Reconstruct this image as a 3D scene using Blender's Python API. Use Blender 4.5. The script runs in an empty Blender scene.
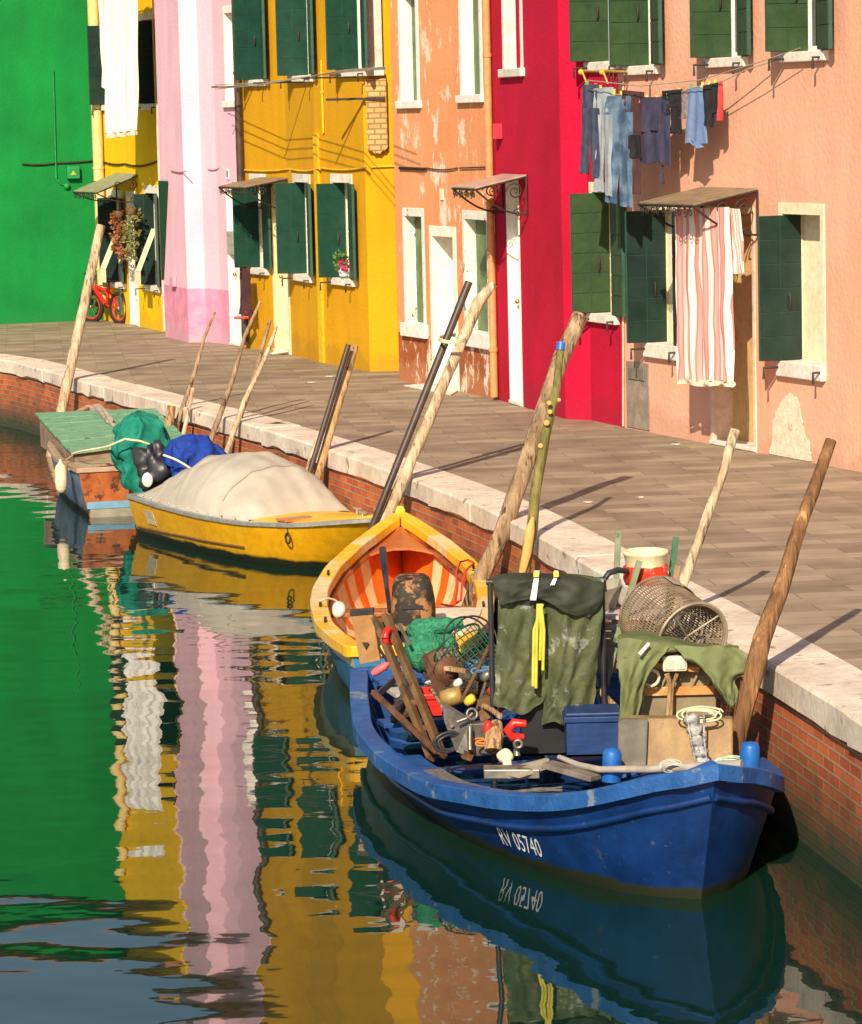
import bpy, math, random
from mathutils import Vector as V, Matrix
random.seed(7)
sc = bpy.context.scene
col = sc.collection
R = math.radians
# ------------------------------------------------------------------ camera frame (also used to measure places)
F = 3200.0; CH = 3.1; ROLL = 0.024; PITCH = math.atan(394/F)
WZ = -0.9                                     # water level, the pavement is z = 0
f0 = V((0, math.cos(PITCH), -math.sin(PITCH))); r0 = V((1, 0, 0)); u0 = V((0, math.sin(PITCH), math.cos(PITCH)))
cr = math.cos(ROLL)*r0 - math.sin(ROLL)*u0; cu = math.cos(ROLL)*u0 + math.sin(ROLL)*r0
CP = V((0, 0, CH))
def ray(x, y): return f0 + cr*((x-431)/F) - cu*((y-512)/F)
def G(x, y, z=0.0):
    d = ray(x, y); return CP + d*((z-CH)/d.z)
def D(x, y, Y):
    d = ray(x, y); return CP + d*(Y/d.y)
# ------------------------------------------------------------------ materials
def new_mat(name):
    m = bpy.data.materials.new(name); m.use_nodes = True
    nt = m.node_tree; return m, nt, nt.nodes['Principled BSDF']
def M(name, c, c2=None, scale=6.0, lo=.35, hi=.65, rough=.7, metal=0.0, bump=.15, bscale=40.0, stretch=(1, 1, 1),
      patch=None, pscale=3.0, pth=.62, spec=.4, detail=6, transl=0.0, dist=.01, patch2=None, p2th=.6, p2scale=9., grime=.25, gscale=13., wline=0):
    m, nt, b = new_mat(name); N = nt.nodes; L = nt.links
    tc = N.new('ShaderNodeTexCoord'); mp = N.new('ShaderNodeMapping'); mp.inputs['Scale'].default_value = stretch
    L.new(tc.outputs['Object'], mp.inputs[0])
    n = N.new('ShaderNodeTexNoise'); n.inputs['Scale'].default_value = scale; n.inputs['Detail'].default_value = detail
    L.new(mp.outputs[0], n.inputs['Vector'])
    r = N.new('ShaderNodeValToRGB'); e = r.color_ramp.elements
    e[0].position = lo; e[1].position = hi; e[0].color = (*c, 1)
    e[1].color = (*(c2 if c2 else [min(1, k*1.25) for k in c]), 1)
    L.new(n.outputs[0], r.inputs[0]); out = r.outputs[0]
    def overlay(out, pc, sc_, th):
        n2 = N.new('ShaderNodeTexNoise'); n2.inputs['Scale'].default_value = sc_; n2.inputs['Detail'].default_value = 8
        n2.inputs['Roughness'].default_value = .62
        L.new(mp.outputs[0], n2.inputs['Vector'])
        r2 = N.new('ShaderNodeValToRGB'); r2.color_ramp.elements[0].position = th; r2.color_ramp.elements[1].position = th+.05
        L.new(n2.outputs[0], r2.inputs[0])
        mx = N.new('ShaderNodeMixRGB'); L.new(r2.outputs[0], mx.inputs[0]); L.new(out, mx.inputs[1]); mx.inputs[2].default_value = (*pc, 1)
        return mx.outputs[0]
    if patch: out = overlay(out, patch, pscale, pth)
    if patch2: out = overlay(out, patch2, p2scale, p2th)
    if grime:                                   # fine uneven soiling and wear
        n5 = N.new('ShaderNodeTexNoise'); n5.inputs['Scale'].default_value = gscale; n5.inputs['Detail'].default_value = 9; n5.inputs['Roughness'].default_value = .7
        L.new(mp.outputs[0], n5.inputs['Vector'])
        r5 = N.new('ShaderNodeValToRGB'); r5.color_ramp.elements[0].position = .3; r5.color_ramp.elements[0].color = (1-grime, 1-grime*1.05, 1-grime*1.1, 1)
        r5.color_ramp.elements[1].position = .58; r5.color_ramp.elements[1].color = (1, 1, 1, 1); L.new(n5.outputs[0], r5.inputs[0])
        m5 = N.new('ShaderNodeMixRGB'); m5.blend_type = 'MULTIPLY'; m5.inputs[0].default_value = 1; L.new(out, m5.inputs[1]); L.new(r5.outputs[0], m5.inputs[2]); out = m5.outputs[0]
    if wline:                                   # weed and slime where the hull meets the water
        gm = N.new('ShaderNodeNewGeometry'); sx = N.new('ShaderNodeSeparateXYZ'); L.new(gm.outputs['Position'], sx.inputs[0])
        nz = N.new('ShaderNodeTexNoise'); nz.inputs['Scale'].default_value = 5; nz.inputs['Detail'].default_value = 6; L.new(tc.outputs['Object'], nz.inputs['Vector'])
        ma = N.new('ShaderNodeMath'); ma.operation = 'MULTIPLY_ADD'; L.new(nz.outputs[0], ma.inputs[0]); ma.inputs[1].default_value = -.07; L.new(sx.outputs[2], ma.inputs[2])
        rr = N.new('ShaderNodeMapRange'); rr.inputs['From Min'].default_value = -.9+wline-.045; rr.inputs['From Max'].default_value = -.9+wline-.02; L.new(ma.outputs[0], rr.inputs[0])
        m6 = N.new('ShaderNodeMixRGB'); L.new(rr.outputs[0], m6.inputs[0]); m6.inputs[1].default_value = (.022, .026, .014, 1); L.new(out, m6.inputs[2]); out = m6.outputs[0]
    L.new(out, b.inputs['Base Color'])
    b.inputs['Roughness'].default_value = rough; b.inputs['Metallic'].default_value = metal
    b.inputs['Specular IOR Level'].default_value = spec
    if transl: b.inputs['Transmission Weight'].default_value = transl
    if bump:
        nb = N.new('ShaderNodeTexNoise'); nb.inputs['Scale'].default_value = bscale; nb.inputs['Detail'].default_value = 5
        L.new(mp.outputs[0], nb.inputs['Vector'])
        bu = N.new('ShaderNodeBump'); bu.inputs['Strength'].default_value = bump; bu.inputs['Distance'].default_value = dist
        L.new(nb.outputs[0], bu.inputs['Height']); L.new(bu.outputs[0], b.inputs['Normal'])
    return m
def plaster(name, c, dark=None, patch=None, pth=.66, pscale=1.2, band=None, bandz=.6, bumps=.35, damp=.7):
    """lime plaster: broad tone drift, soft vertical rain streaks, fine grain; an optional painted plinth band."""
    m, nt, b = new_mat(name); N = nt.nodes; L = nt.links
    tc = N.new('ShaderNodeTexCoord')
    n1 = N.new('ShaderNodeTexNoise'); n1.inputs['Scale'].default_value = .9; n1.inputs['Detail'].default_value = 8
    L.new(tc.outputs['Object'], n1.inputs['Vector'])
    r1 = N.new('ShaderNodeValToRGB'); e = r1.color_ramp.elements; e[0].position = .3; e[1].position = .7
    dk = dark if dark else [k*.86 for k in c]
    e[0].color = (*dk, 1); e[1].color = (*c, 1)
    L.new(n1.outputs[0], r1.inputs[0]); out = r1.outputs[0]
    if band:
        gm = N.new('ShaderNodeNewGeometry'); sx = N.new('ShaderNodeSeparateXYZ'); L.new(gm.outputs['Position'], sx.inputs[0])
        nn = N.new('ShaderNodeTexNoise'); nn.inputs['Scale'].default_value = 9; L.new(tc.outputs['Object'], nn.inputs['Vector'])
        ma = N.new('ShaderNodeMath'); ma.operation = 'MULTIPLY_ADD'; L.new(nn.outputs[0], ma.inputs[0]); ma.inputs[1].default_value = .03; L.new(sx.outputs[2], ma.inputs[2])
        lt = N.new('ShaderNodeMath'); lt.operation = 'LESS_THAN'; L.new(ma.outputs[0], lt.inputs[0]); lt.inputs[1].default_value = bandz
        mx = N.new('ShaderNodeMixRGB'); L.new(lt.outputs[0], mx.inputs[0]); L.new(out, mx.inputs[1])
        nb2 = N.new('ShaderNodeTexNoise'); nb2.inputs['Scale'].default_value = 5; nb2.inputs['Detail'].default_value = 8; L.new(tc.outputs['Object'], nb2.inputs['Vector'])
        rb = N.new('ShaderNodeValToRGB'); rb.color_ramp.elements[0].position = .38; rb.color_ramp.elements[1].position = .62
        rb.color_ramp.elements[0].color = (*band, 1); rb.color_ramp.elements[1].color = (*[min(1, k*1.25) for k in band], 1)
        L.new(nb2.outputs[0], rb.inputs[0]); L.new(rb.outputs[0], mx.inputs[2]); out = mx.outputs[0]
    mp = N.new('ShaderNodeMapping'); mp.inputs['Scale'].default_value = (2.2, 2.2, .5); L.new(tc.outputs['Object'], mp.inputs[0])
    n2 = N.new('ShaderNodeTexNoise'); n2.inputs['Scale'].default_value = 1.6; n2.inputs['Detail'].default_value = 6; L.new(mp.outputs[0], n2.inputs['Vector'])
    r2 = N.new('ShaderNodeValToRGB'); r2.color_ramp.elements[0].position = .3; r2.color_ramp.elements[0].color = (.88, .87, .86, 1)
    r2.color_ramp.elements[1].position = .6; r2.color_ramp.elements[1].color = (1, 1, 1, 1); L.new(n2.outputs[0], r2.inputs[0])
    mu = N.new('ShaderNodeMixRGB'); mu.blend_type = 'MULTIPLY'; mu.inputs[0].default_value = .8; L.new(out, mu.inputs[1]); L.new(r2.outputs[0], mu.inputs[2]); out = mu.outputs[0]
    # damp foot: tide stain and salts creeping up from the paving
    gz = N.new('ShaderNodeNewGeometry'); sz_ = N.new('ShaderNodeSeparateXYZ'); L.new(gz.outputs['Position'], sz_.inputs[0])
    nz = N.new('ShaderNodeTexNoise'); nz.inputs['Scale'].default_value = 2.2; nz.inputs['Detail'].default_value = 9; L.new(tc.outputs['Object'], nz.inputs['Vector'])
    mz = N.new('ShaderNodeMath'); mz.operation = 'MULTIPLY_ADD'; L.new(nz.outputs[0], mz.inputs[0]); mz.inputs[1].default_value = -damp; L.new(sz_.outputs[2], mz.inputs[2])
    rz = N.new('ShaderNodeMapRange'); rz.inputs['From Min'].default_value = -.30*damp; rz.inputs['From Max'].default_value = -.30*damp+.10; rz.inputs['To Min'].default_value = .55; rz.inputs['To Max'].default_value = 0; L.new(mz.outputs[0], rz.inputs[0])
    mw = N.new('ShaderNodeMixRGB'); L.new(rz.outputs[0], mw.inputs[0]); L.new(out, mw.inputs[1]); mw.inputs[2].default_value = (*[k*.62+.008 for k in c], 1); out = mw.outputs[0]
    if patch:
        mp3 = N.new('ShaderNodeMapping'); mp3.inputs['Scale'].default_value = (1.8, 1.8, 1); L.new(tc.outputs['Object'], mp3.inputs[0])
        n3 = N.new('ShaderNodeTexNoise'); n3.inputs['Scale'].default_value = pscale; n3.inputs['Detail'].default_value = 12; n3.inputs['Roughness'].default_value = .72
        L.new(mp3.outputs[0], n3.inputs['Vector'])
        r3 = N.new('ShaderNodeValToRGB'); r3.color_ramp.elements[0].position = pth; r3.color_ramp.elements[1].position = pth+.06; L.new(n3.outputs[0], r3.inputs[0])
        mx3 = N.new('ShaderNodeMixRGB'); L.new(r3.outputs[0], mx3.inputs[0]); L.new(out, mx3.inputs[1]); mx3.inputs[2].default_value = (*patch, 1); out = mx3.outputs[0]
    L.new(out, b.inputs['Base Color']); b.inputs['Roughness'].default_value = .88; b.inputs['Specular IOR Level'].default_value = .25
    n4 = N.new('ShaderNodeTexNoise'); n4.inputs['Scale'].default_value = 22; n4.inputs['Detail'].default_value = 8; L.new(tc.outputs['Object'], n4.inputs['Vector'])
    bu = N.new('ShaderNodeBump'); bu.inputs['Strength'].default_value = bumps; bu.inputs['Distance'].default_value = .02
    L.new(n4.outputs[0], bu.inputs['Height']); L.new(bu.outputs[0], b.inputs['Normal'])
    return m
def bricks(name, c1, c2, mortar, bw=.25, bh=.07, ms=.01, wet=None, offset=.5, squash=1, rough=.85, bump=.6, streak=False, bias=0.0):
    m, nt, b = new_mat(name); N = nt.nodes; L = nt.links
    uv = N.new('ShaderNodeUVMap'); uv.uv_map = 'UVMap'
    no = N.new('ShaderNodeTexNoise'); no.inputs['Scale'].default_value = 3; L.new(uv.outputs[0], no.inputs['Vector'])
    vm = N.new('ShaderNodeVectorMath'); vm.operation = 'MULTIPLY_ADD'; L.new(no.outputs['Color'], vm.inputs[0]); vm.inputs[1].default_value = (.012, .012, 0); L.new(uv.outputs[0], vm.inputs[2])
    br = N.new('ShaderNodeTexBrick'); L.new(vm.outputs[0], br.inputs['Vector'])
    br.inputs['Color1'].default_value = (*c1, 1); br.inputs['Color2'].default_value = (*c2, 1); br.inputs['Mortar'].default_value = (*mortar, 1)
    br.inputs['Scale'].default_value = 1; br.inputs['Brick Width'].default_value = bw; br.inputs['Row Height'].default_value = bh
    br.inputs['Mortar Size'].default_value = ms; br.inputs['Mortar Smooth'].default_value = .3; br.inputs['Bias'].default_value = bias
    br.offset = offset
    n = N.new('ShaderNodeTexNoise'); n.inputs['Scale'].default_value = 2.2; n.inputs['Detail'].default_value = 9; L.new(uv.outputs[0], n.inputs['Vector'])
    r = N.new('ShaderNodeValToRGB'); r.color_ramp.elements[0].position = .32; r.color_ramp.elements[0].color = (.62, .6, .58, 1)
    r.color_ramp.elements[1].position = .62; r.color_ramp.elements[1].color = (1.0, 1.0, 1.0, 1); L.new(n.outputs[0], r.inputs[0])
    mx = N.new('ShaderNodeMixRGB'); mx.blend_type = 'MULTIPLY'; mx.inputs[0].default_value = .85; L.new(br.outputs['Color'], mx.inputs[1]); L.new(r.outputs[0], mx.inputs[2]); out = mx.outputs[0]
    if wet:
        gm = N.new('ShaderNodeNewGeometry'); sx = N.new('ShaderNodeSeparateXYZ'); L.new(gm.outputs['Position'], sx.inputs[0])
        nz = N.new('ShaderNodeTexNoise'); nz.inputs['Scale'].default_value = 6; L.new(uv.outputs[0], nz.inputs['Vector'])
        ma = N.new('ShaderNodeMath'); ma.operation = 'MULTIPLY_ADD'; L.new(nz.outputs[0], ma.inputs[0]); ma.inputs[1].default_value = .25; L.new(sx.outputs[2], ma.inputs[2])
        rr = N.new('ShaderNodeMapRange'); rr.inputs['From Min'].default_value = wet[0]; rr.inputs['From Max'].default_value = wet[1]; L.new(ma.outputs[0], rr.inputs[0])
        m2 = N.new('ShaderNodeMixRGB'); L.new(rr.outputs[0], m2.inputs[0]); m2.inputs[1].default_value = (.035, .04, .018, 1); L.new(out, m2.inputs[2]); out = m2.outputs[0]
    L.new(out, b.inputs['Base Color']); b.inputs['Roughness'].default_value = rough
    ad = N.new('ShaderNodeMath'); ad.operation = 'MULTIPLY_ADD'; L.new(br.outputs['Fac'], ad.inputs[0]); ad.inputs[1].default_value = -1.0; L.new(n.outputs[0], ad.inputs[2])
    bu = N.new('ShaderNodeBump'); bu.inputs['Strength'].default_value = bump; bu.inputs['Distance'].default_value = .012
    L.new(ad.outputs[0], bu.inputs['Height']); L.new(bu.outputs[0], b.inputs['Normal'])
    return m
# ------------------------------------------------------------------ mesh builder (everything is written in metres, world axes)
ORG = {}
class MB:
    def __init__(s): s.v = []; s.f = []; s.u = []; s.m = []; s.s = []
    def add(s, vs, fs, mi=0, smooth=False, uv=None):
        o = len(s.v); s.v += [V(p) for p in vs]
        s.u += uv if uv else [(p[0], p[2]) for p in vs]
        for k, f in enumerate(fs):
            s.f.append([i+o for i in f]); s.m.append(mi[k] if isinstance(mi, list) else mi); s.s.append(smooth)
        return s
    def box(s, c, size, rot=None, mi=0):
        c = V(c); X = []
        for i in (-1, 1):
            for j in (-1, 1):
                for k in (-1, 1):
                    p = V((i*size[0]/2, j*size[1]/2, k*size[2]/2))
                    if rot is not None: p = rot @ p
                    X.append(c+p)
        return s.add(X, [(0, 1, 3, 2), (4, 6, 7, 5), (0, 4, 5, 1), (2, 3, 7, 6), (0, 2, 6, 4), (1, 5, 7, 3)], mi)
    def cell(s, O, a, b, c, mi=0):
        """box from corner O with edge vectors a,b,c"""
        O = V(O); X = [O+a*i+b*j+c*k for i in (0, 1) for j in (0, 1) for k in (0, 1)]
        return s.add(X, [(0, 1, 3, 2), (4, 6, 7, 5), (0, 4, 5, 1), (2, 3, 7, 6), (0, 2, 6, 4), (1, 5, 7, 3)], mi)
    def bar(s, p, q, w, h, up=V((0, 0, 1)), mi=0):
        p = V(p); q = V(q); d = (q-p); L = d.length; d.normalize()
        a = d.cross(up)
        if a.length < 1e-4: a = d.cross(V((1, 0, 0)))
        a.normalize(); b = a.cross(d).normalized()
        return s.cell(p-a*w/2-b*h/2, d*L, a*w, b*h, mi)
    def tube(s, pts, r, n=8, mi=0, caps=True, jit=0.0, smooth=True, sq=1.0):
        pts = [V(p) for p in pts]; K = len(pts)
        rs = r if isinstance(r, (list, tuple)) else [r]*K
        vs = []; prev = None
        for i, p in enumerate(pts):
            t = (pts[min(i+1, K-1)]-pts[max(i-1, 0)])
            if t.length < 1e-9: t = V((0, 0, 1))
            t.normalize()
            if prev is None:
                a = t.cross(V((0, 0, 1)))
                if a.length < .1: a = t.cross(V((1, 0, 0)))
            else: a = prev - t*prev.dot(t)
            a.normalize(); prev = a; b = t.cross(a)
            for k in range(n):
                an = 2*math.pi*k/n; rr = rs[i]*(1+random.uniform(-jit, jit))
                vs.append(p+(a*math.cos(an)+b*math.sin(an)*sq)*rr)
        fs = [(i*n+k, i*n+(k+1) % n, (i+1)*n+(k+1) % n, (i+1)*n+k) for i in range(K-1) for k in range(n)]
        s.add(vs, fs, mi, smooth)
        if caps:
            s.add(vs[:n], [tuple(reversed(range(n)))], mi); s.add(vs[-n:], [tuple(range(n))], mi)
        return s
    def ring(s, c, ax, R_, r, n=28, m=6, mi=0, a0=0, a1=2*math.pi):
        ax = V(ax).normalized(); a = ax.cross(V((0, 0, 1)))
        if a.length < .1: a = ax.cross(V((1, 0, 0)))
        a.normalize(); b = ax.cross(a)
        pts = [V(c)+(a*math.cos(t)+b*math.sin(t))*R_ for t in [a0+(a1-a0)*i/n for i in range(n+1)]]
        return s.tube(pts, r, m, mi, caps=abs(a1-a0) < 6.2)
    def lathe(s, c, prof, n=20, ax=V((0, 0, 1)), mi=0, smooth=True, sx=1.0):
        ax = V(ax).normalized(); a = ax.cross(V((0, 1, 0)))
        if a.length < .1: a = ax.cross(V((1, 0, 0)))
        a.normalize(); b = ax.cross(a); vs = []
        for (r_, h) in prof:
            for k in range(n):
                t = 2*math.pi*k/n; vs.append(V(c)+ax*h+(a*math.cos(t)*sx+b*math.sin(t))*r_)
        fs = [(i*n+k, i*n+(k+1) % n, (i+1)*n+(k+1) % n, (i+1)*n+k) for i in range(len(prof)-1) for k in range(n)]
        s.add(vs, fs, mi, smooth)
        if prof[0][0] > 1e-4: s.add(vs[:n], [tuple(reversed(range(n)))], mi)
        if prof[-1][0] > 1e-4: s.add(vs[-n:], [tuple(range(n))], mi)
        return s
    def blob(s, c, rx, ry, rz, rot=None, nz=.15, n=14, m=9, mi=0, seed=0):
        rn = random.Random(seed+int(abs(c[0])*100)); ph = [rn.uniform(0, 6.28) for _ in range(6)]; vs = []
        for i in range(m+1):
            t = math.pi*i/m
            for k in range(n):
                a = 2*math.pi*k/n
                q = 1+nz*(math.sin(2*a+ph[0]+t*2)+math.sin(3*a+ph[1]-t*3)*.6+math.sin(5*t+ph[2]+a)*.5+math.sin(7*a+ph[3]+t*4)*.3)*.5
                p = V((rx*math.sin(t)*math.cos(a), ry*math.sin(t)*math.sin(a), rz*math.cos(t)))*q
                if rot is not None: p = rot @ p
                vs.append(V(c)+p)
        fs = [(i*n+k, i*n+(k+1) % n, (i+1)*n+(k+1) % n, (i+1)*n+k) for i in range(m) for k in range(n)]
        return s.add(vs, fs, mi, True)
    def prism(s, poly, ext, mi=0, uvs=None):
        n = len(poly); P = [V(p) for p in poly]; Q = [p+V(ext) for p in P]
        s.add(P+Q, [tuple(reversed(range(n))), tuple(range(n, 2*n))]+[(i, (i+1) % n, n+(i+1) % n, n+i) for i in range(n)], mi)
        return s
    def sheet(s, g, th=None, mi=0, smooth=True, uv=None):
        """g: rows of points; th: thickness vector or None (float = along averaged normals)"""
        n = len(g); m = len(g[0]); P = [p for row in g for p in row]
        fs = [(i*m+j, i*m+j+1, (i+1)*m+j+1, (i+1)*m+j) for i in range(n-1) for j in range(m-1)]
        fuv = [(j/(m-1), i/(n-1)) for i in range(n) for j in range(m)] if uv is None else uv
        s.add(P, fs, mi, smooth, fuv)
        if th is not None:
            Q = [p+V(th) for p in P]; s.add(Q, [tuple(reversed(f)) for f in fs], mi, smooth, fuv)
            bd = [i for i in range(m)]+[i*m+m-1 for i in range(1, n)]+[(n-1)*m+j for j in range(m-2, -1, -1)]+[i*m for i in range(n-2, 0, -1)]
            k = len(bd); s.add([P[i] for i in bd]+[Q[i] for i in bd], [((i+1) % k, i, k+i, k+(i+1) % k) for i in range(k)], mi, False, [fuv[i] for i in bd]*2)
        return s
    def cloth(s, tl, tr, bl, br, nrm, amp=.02, nf=3, th=.012, nu=14, nv=14, mi=0, seed=0, amp0=.3, hemw=0.0, fr=1.0):
        """hanging panel with vertical folds that deepen downwards"""
        rn = random.Random(seed); p1 = rn.uniform(0, 6); p2 = rn.uniform(0, 6); nrm = V(nrm).normalized()
        tl, tr, bl, br = V(tl), V(tr), V(bl), V(br); g = []
        for i in range(nv+1):
            v = i/nv; row = []
            for j in range(nu+1):
                u = j/nu; p = tl.lerp(tr, u).lerp(bl.lerp(br, u), v)
                A = amp*(amp0+(1-amp0)*v)
                p = p+nrm*A*(math.sin(u*nf*6.283+p1+1.3*math.sin(v*2.1+p2))+.45*math.sin(u*nf*2.3*6.283+p2+v*3)+.25*math.sin(v*14*fr+u*5+p1))
                p = p+V((0, 0, 1))*(hemw*math.sin(u*9+p2)*v)
                row.append(p)
            g.append(row)
        return s.sheet(g, nrm*th, mi)
    def build(s, name, mats, parent=None, origin=None, bevel=0.0):
        O = ORG[parent.name] if parent is not None else V(origin if origin is not None else (0, 0, 0))
        me = bpy.data.meshes.new(name); me.from_pydata([p-O for p in s.v], [], s.f)
        for mt in (mats if isinstance(mats, (list, tuple)) else [mats]): me.materials.append(mt)
        for p, mi, sm in zip(me.polygons, s.m, s.s): p.material_index = mi; p.use_smooth = sm
        ul = me.uv_layers.new(name='UVMap')
        for lp in me.loops: ul.data[lp.index].uv = s.u[lp.vertex_index]
        me.update()
        o = bpy.data.objects.new(name, me); col.objects.link(o)
        if parent is not None: o.parent = parent
        else: o.location = O
        ORG[o.name] = O
        if bevel:
            bv = o.modifiers.new('bevel', 'BEVEL'); bv.width = bevel; bv.segments = 2; bv.limit_method = 'ANGLE'
        return o
def tag(o, label=None, cat=None, group=None, kind=None):
    if label: o['label'] = label
    if cat: o['category'] = cat
    if group: o['group'] = group
    if kind: o['kind'] = kind
    return o
def thing(name, label, cat, loc, group=None):
    o = bpy.data.objects.new(name, None); col.objects.link(o); o.location = V(loc); o.empty_display_size = .2
    ORG[o.name] = V(loc); return tag(o, label, cat, group)
Z = V((0, 0, 1))
# ================================================================== materials for the place
WHITE = M('white_paint', (.78, .75, .68), (.86, .83, .78), rough=.55, bump=.1)
STONE = M('istrian_stone', (.66, .60, .52), (.82, .77, .69), scale=5, rough=.8, bump=.35, bscale=30, patch=(.42, .37, .30), pth=.66, pscale=5)
COPE = M('coping_stone', (.60, .49, .40), (.78, .67, .56), scale=2.3, rough=.82, bump=.35, bscale=26, patch=(.30, .23, .18), pth=.60, pscale=5, patch2=(.84, .76, .66), p2th=.62, p2scale=2)
CREAM = M('cream_paint', (.80, .69, .47), (.88, .78, .56), scale=2, rough=.7, bump=.1)
CREAMW = M('cream_white_paint', (.84, .78, .64), (.88, .83, .72), scale=2, rough=.65, bump=.08)
GSHUT = M('dark_green_paint', (.006, .043, .027), (.009, .058, .036), scale=5, rough=.45, bump=.12, bscale=60)
GSHUT2 = M('olive_green_paint', (.028, .062, .022), (.040, .078, .030), scale=5, rough=.5, bump=.12)
BSHUT = M('blackish_green_paint', (.010, .026, .020), (.016, .038, .030), scale=5, rough=.4, bump=.1)
GROOVE = M('worn_green_joints', (.018, .075, .052), (.03, .09, .065), rough=.6)
OSHUT = M('weathered_green_paint', (.10, .16, .07), (.15, .22, .10), scale=4, rough=.7, patch=(.30, .30, .2), pth=.64, pscale=8)
IRON = M('wrought_iron', (.03, .022, .018), (.06, .04, .03), rough=.6, metal=.3)
GLASS = M('window_glass', (.015, .018, .02), (.02, .025, .03), rough=.06, bump=0, spec=.6)
DARKPIPE = M('dark_pipe', (.05, .028, .025), (.09, .05, .04), rough=.5)
TILE = M('roof_tiles', (.36, .14, .07), (.52, .24, .13), scale=12, rough=.9, bump=.8, bscale=14, stretch=(1, 1, 1))
MOTT = M('mottled_white', (.70, .66, .58), (.80, .77, .70), rough=.85, patch=(.16, .12, .08), pth=.60, pscale=7, bump=.4)
# ================================================================== sky, sun, camera
w = bpy.data.worlds.new('World'); sc.world = w; w.use_nodes = True
nt = w.node_tree; sky = nt.nodes.new('ShaderNodeTexSky'); sky.sky_type = 'NISHITA'; sky.sun_disc = False
SUN_EL = R(33); SD = V((.21, .98, 0)).normalized()             # direction the shadows fall on the pavement
sky.sun_elevation = SUN_EL; sky.sun_rotation = math.atan2(-SD.x, -SD.y) % (2*math.pi)
sky.air_density = 1.2; sky.dust_density = 1.5
nt.links.new(sky.outputs[0], nt.nodes['Background'].inputs[0]); nt.nodes['Background'].inputs[1].default_value = .07
sl = bpy.data.lights.new('sun', 'SUN'); sl.energy = 4.8; sl.angle = R(.6); sl.color = (1, .87, .66)
so = bpy.data.objects.new('sun', sl); col.objects.link(so)
sd = V((SD.x*math.cos(SUN_EL), SD.y*math.cos(SUN_EL), -math.sin(SUN_EL)))
so.rotation_euler = sd.to_track_quat('-Z', 'Y').to_euler(); so.location = (-10, -30, 30)
cam = bpy.data.cameras.new('camera'); co = bpy.data.objects.new('camera', cam); col.objects.link(co); sc.camera = co
cam.sensor_fit = 'HORIZONTAL'; cam.sensor_width = 36; cam.lens = F/862*36; cam.clip_end = 2000; cam.clip_start = .5
co.location = CP; co.matrix_world = Matrix.Translation(CP) @ Matrix((cr, cu, -f0)).transposed().to_4x4()
sc.view_settings.view_transform = 'Standard'; sc.view_settings.look = 'None'; sc.view_settings.exposure = .50; sc.view_settings.gamma = 1
sc.cycles.max_bounces = 8
# ================================================================== water
def water_mat():
    m, nt, b = new_mat('canal_water'); N = nt.nodes; L = nt.links
    b.inputs['Base Color'].default_value = (.004, .022, .014, 1); b.inputs['Roughness'].default_value = .015
    b.inputs['IOR'].default_value = 1.6; b.inputs['Specular IOR Level'].default_value = .6
    tc = N.new('ShaderNodeTexCoord')
    def oct_(sx, sy, det, dist, rough=.5, rot=0):
        mp = N.new('ShaderNodeMapping'); mp.inputs['Scale'].default_value = (sx, sy, 1); mp.inputs['Rotation'].default_value = (0, 0, rot)
        L.new(tc.outputs['Object'], mp.inputs[0])
        n = N.new('ShaderNodeTexNoise'); n.inputs['Scale'].default_value = 1; n.inputs['Detail'].default_value = det; n.inputs['Roughness'].default_value = rough
        L.new(mp.outputs[0], n.inputs['Vector'])
        k = N.new('ShaderNodeMath'); k.operation = 'MULTIPLY'; k.inputs[1].default_value = dist; L.new(n.outputs[0], k.inputs[0]); return k.outputs[0]
    a = oct_(.55, 1.0, 0, WA[0]); b2 = oct_(1.9, 3.2, 0, WA[1], rot=.2); c = oct_(6, 9, 1, WA[2], rot=-.3)
    s1 = N.new('ShaderNodeMath'); L.new(a, s1.inputs[0]); L.new(b2, s1.inputs[1])
    s2 = N.new('ShaderNodeMath'); L.new(s1.outputs[0], s2.inputs[0]); L.new(c, s2.inputs[1])
    bu = N.new('ShaderNodeBump'); bu.inputs['Strength'].default_value = 1; bu.inputs['Distance'].default_value = 1
    L.new(s2.outputs[0], bu.inputs['Height']); L.new(bu.outputs[0], b.inputs['Normal']); return m
WA = (.0105, .0036, .0004)
wm = MB(); wm.add([(-400, -60, WZ), (400, -60, WZ), (400, 500, WZ), (-400, 500, WZ)], [(0, 1, 2, 3)])
tag(wm.build('water', water_mat(), origin=(0, 0, WZ)), kind='structure')
# ================================================================== quay
QI = [(-60, 49.5), (-14, 48.3), (-9, 47.6), (-7.3, 46.6), (-6.4, 45.2), (-5.6, 43.7), (-4.99, 42.48), (-3.79, 39.18), (-1.49, 33.13), (-.27, 29.39), (.63, 26.27), (1.02, 24.6), (1.36, 22.85), (1.93, 19.86), (2.24, 18.19), (2.55, 16.3), (2.85, 14.2), (3.2, 11), (3.6, 6), (4, 0), (4.6, -12)]
def smooth_line(P, n=6):
    P = [V((p[0], p[1], 0)) for p in P]; out = []
    for i in range(len(P)-1):
        a = P[max(i-1, 0)]; b = P[i]; c = P[i+1]; d = P[min(i+2, len(P)-1)]
        for k in range(n):
            t = k/n; out.append(.5*((2*b)+(c-a)*t+(2*a-5*b+4*c-d)*t*t+(3*b-a-3*c+d)*t**3))
    out.append(P[-1]); return out
qi = smooth_line(QI)
def offs(L_, d):
    o = []
    for i, p in enumerate(L_):
        t = (L_[min(i+1, len(L_)-1)]-L_[max(i-1, 0)]).normalized(); o.append(p+V((t.y, -t.x, 0))*d)
    return o
CW = .43
qo = offs(qi, CW); qf = offs(qi, CW-.035)                       # outer edge of the coping, face of the brickwork
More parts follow.
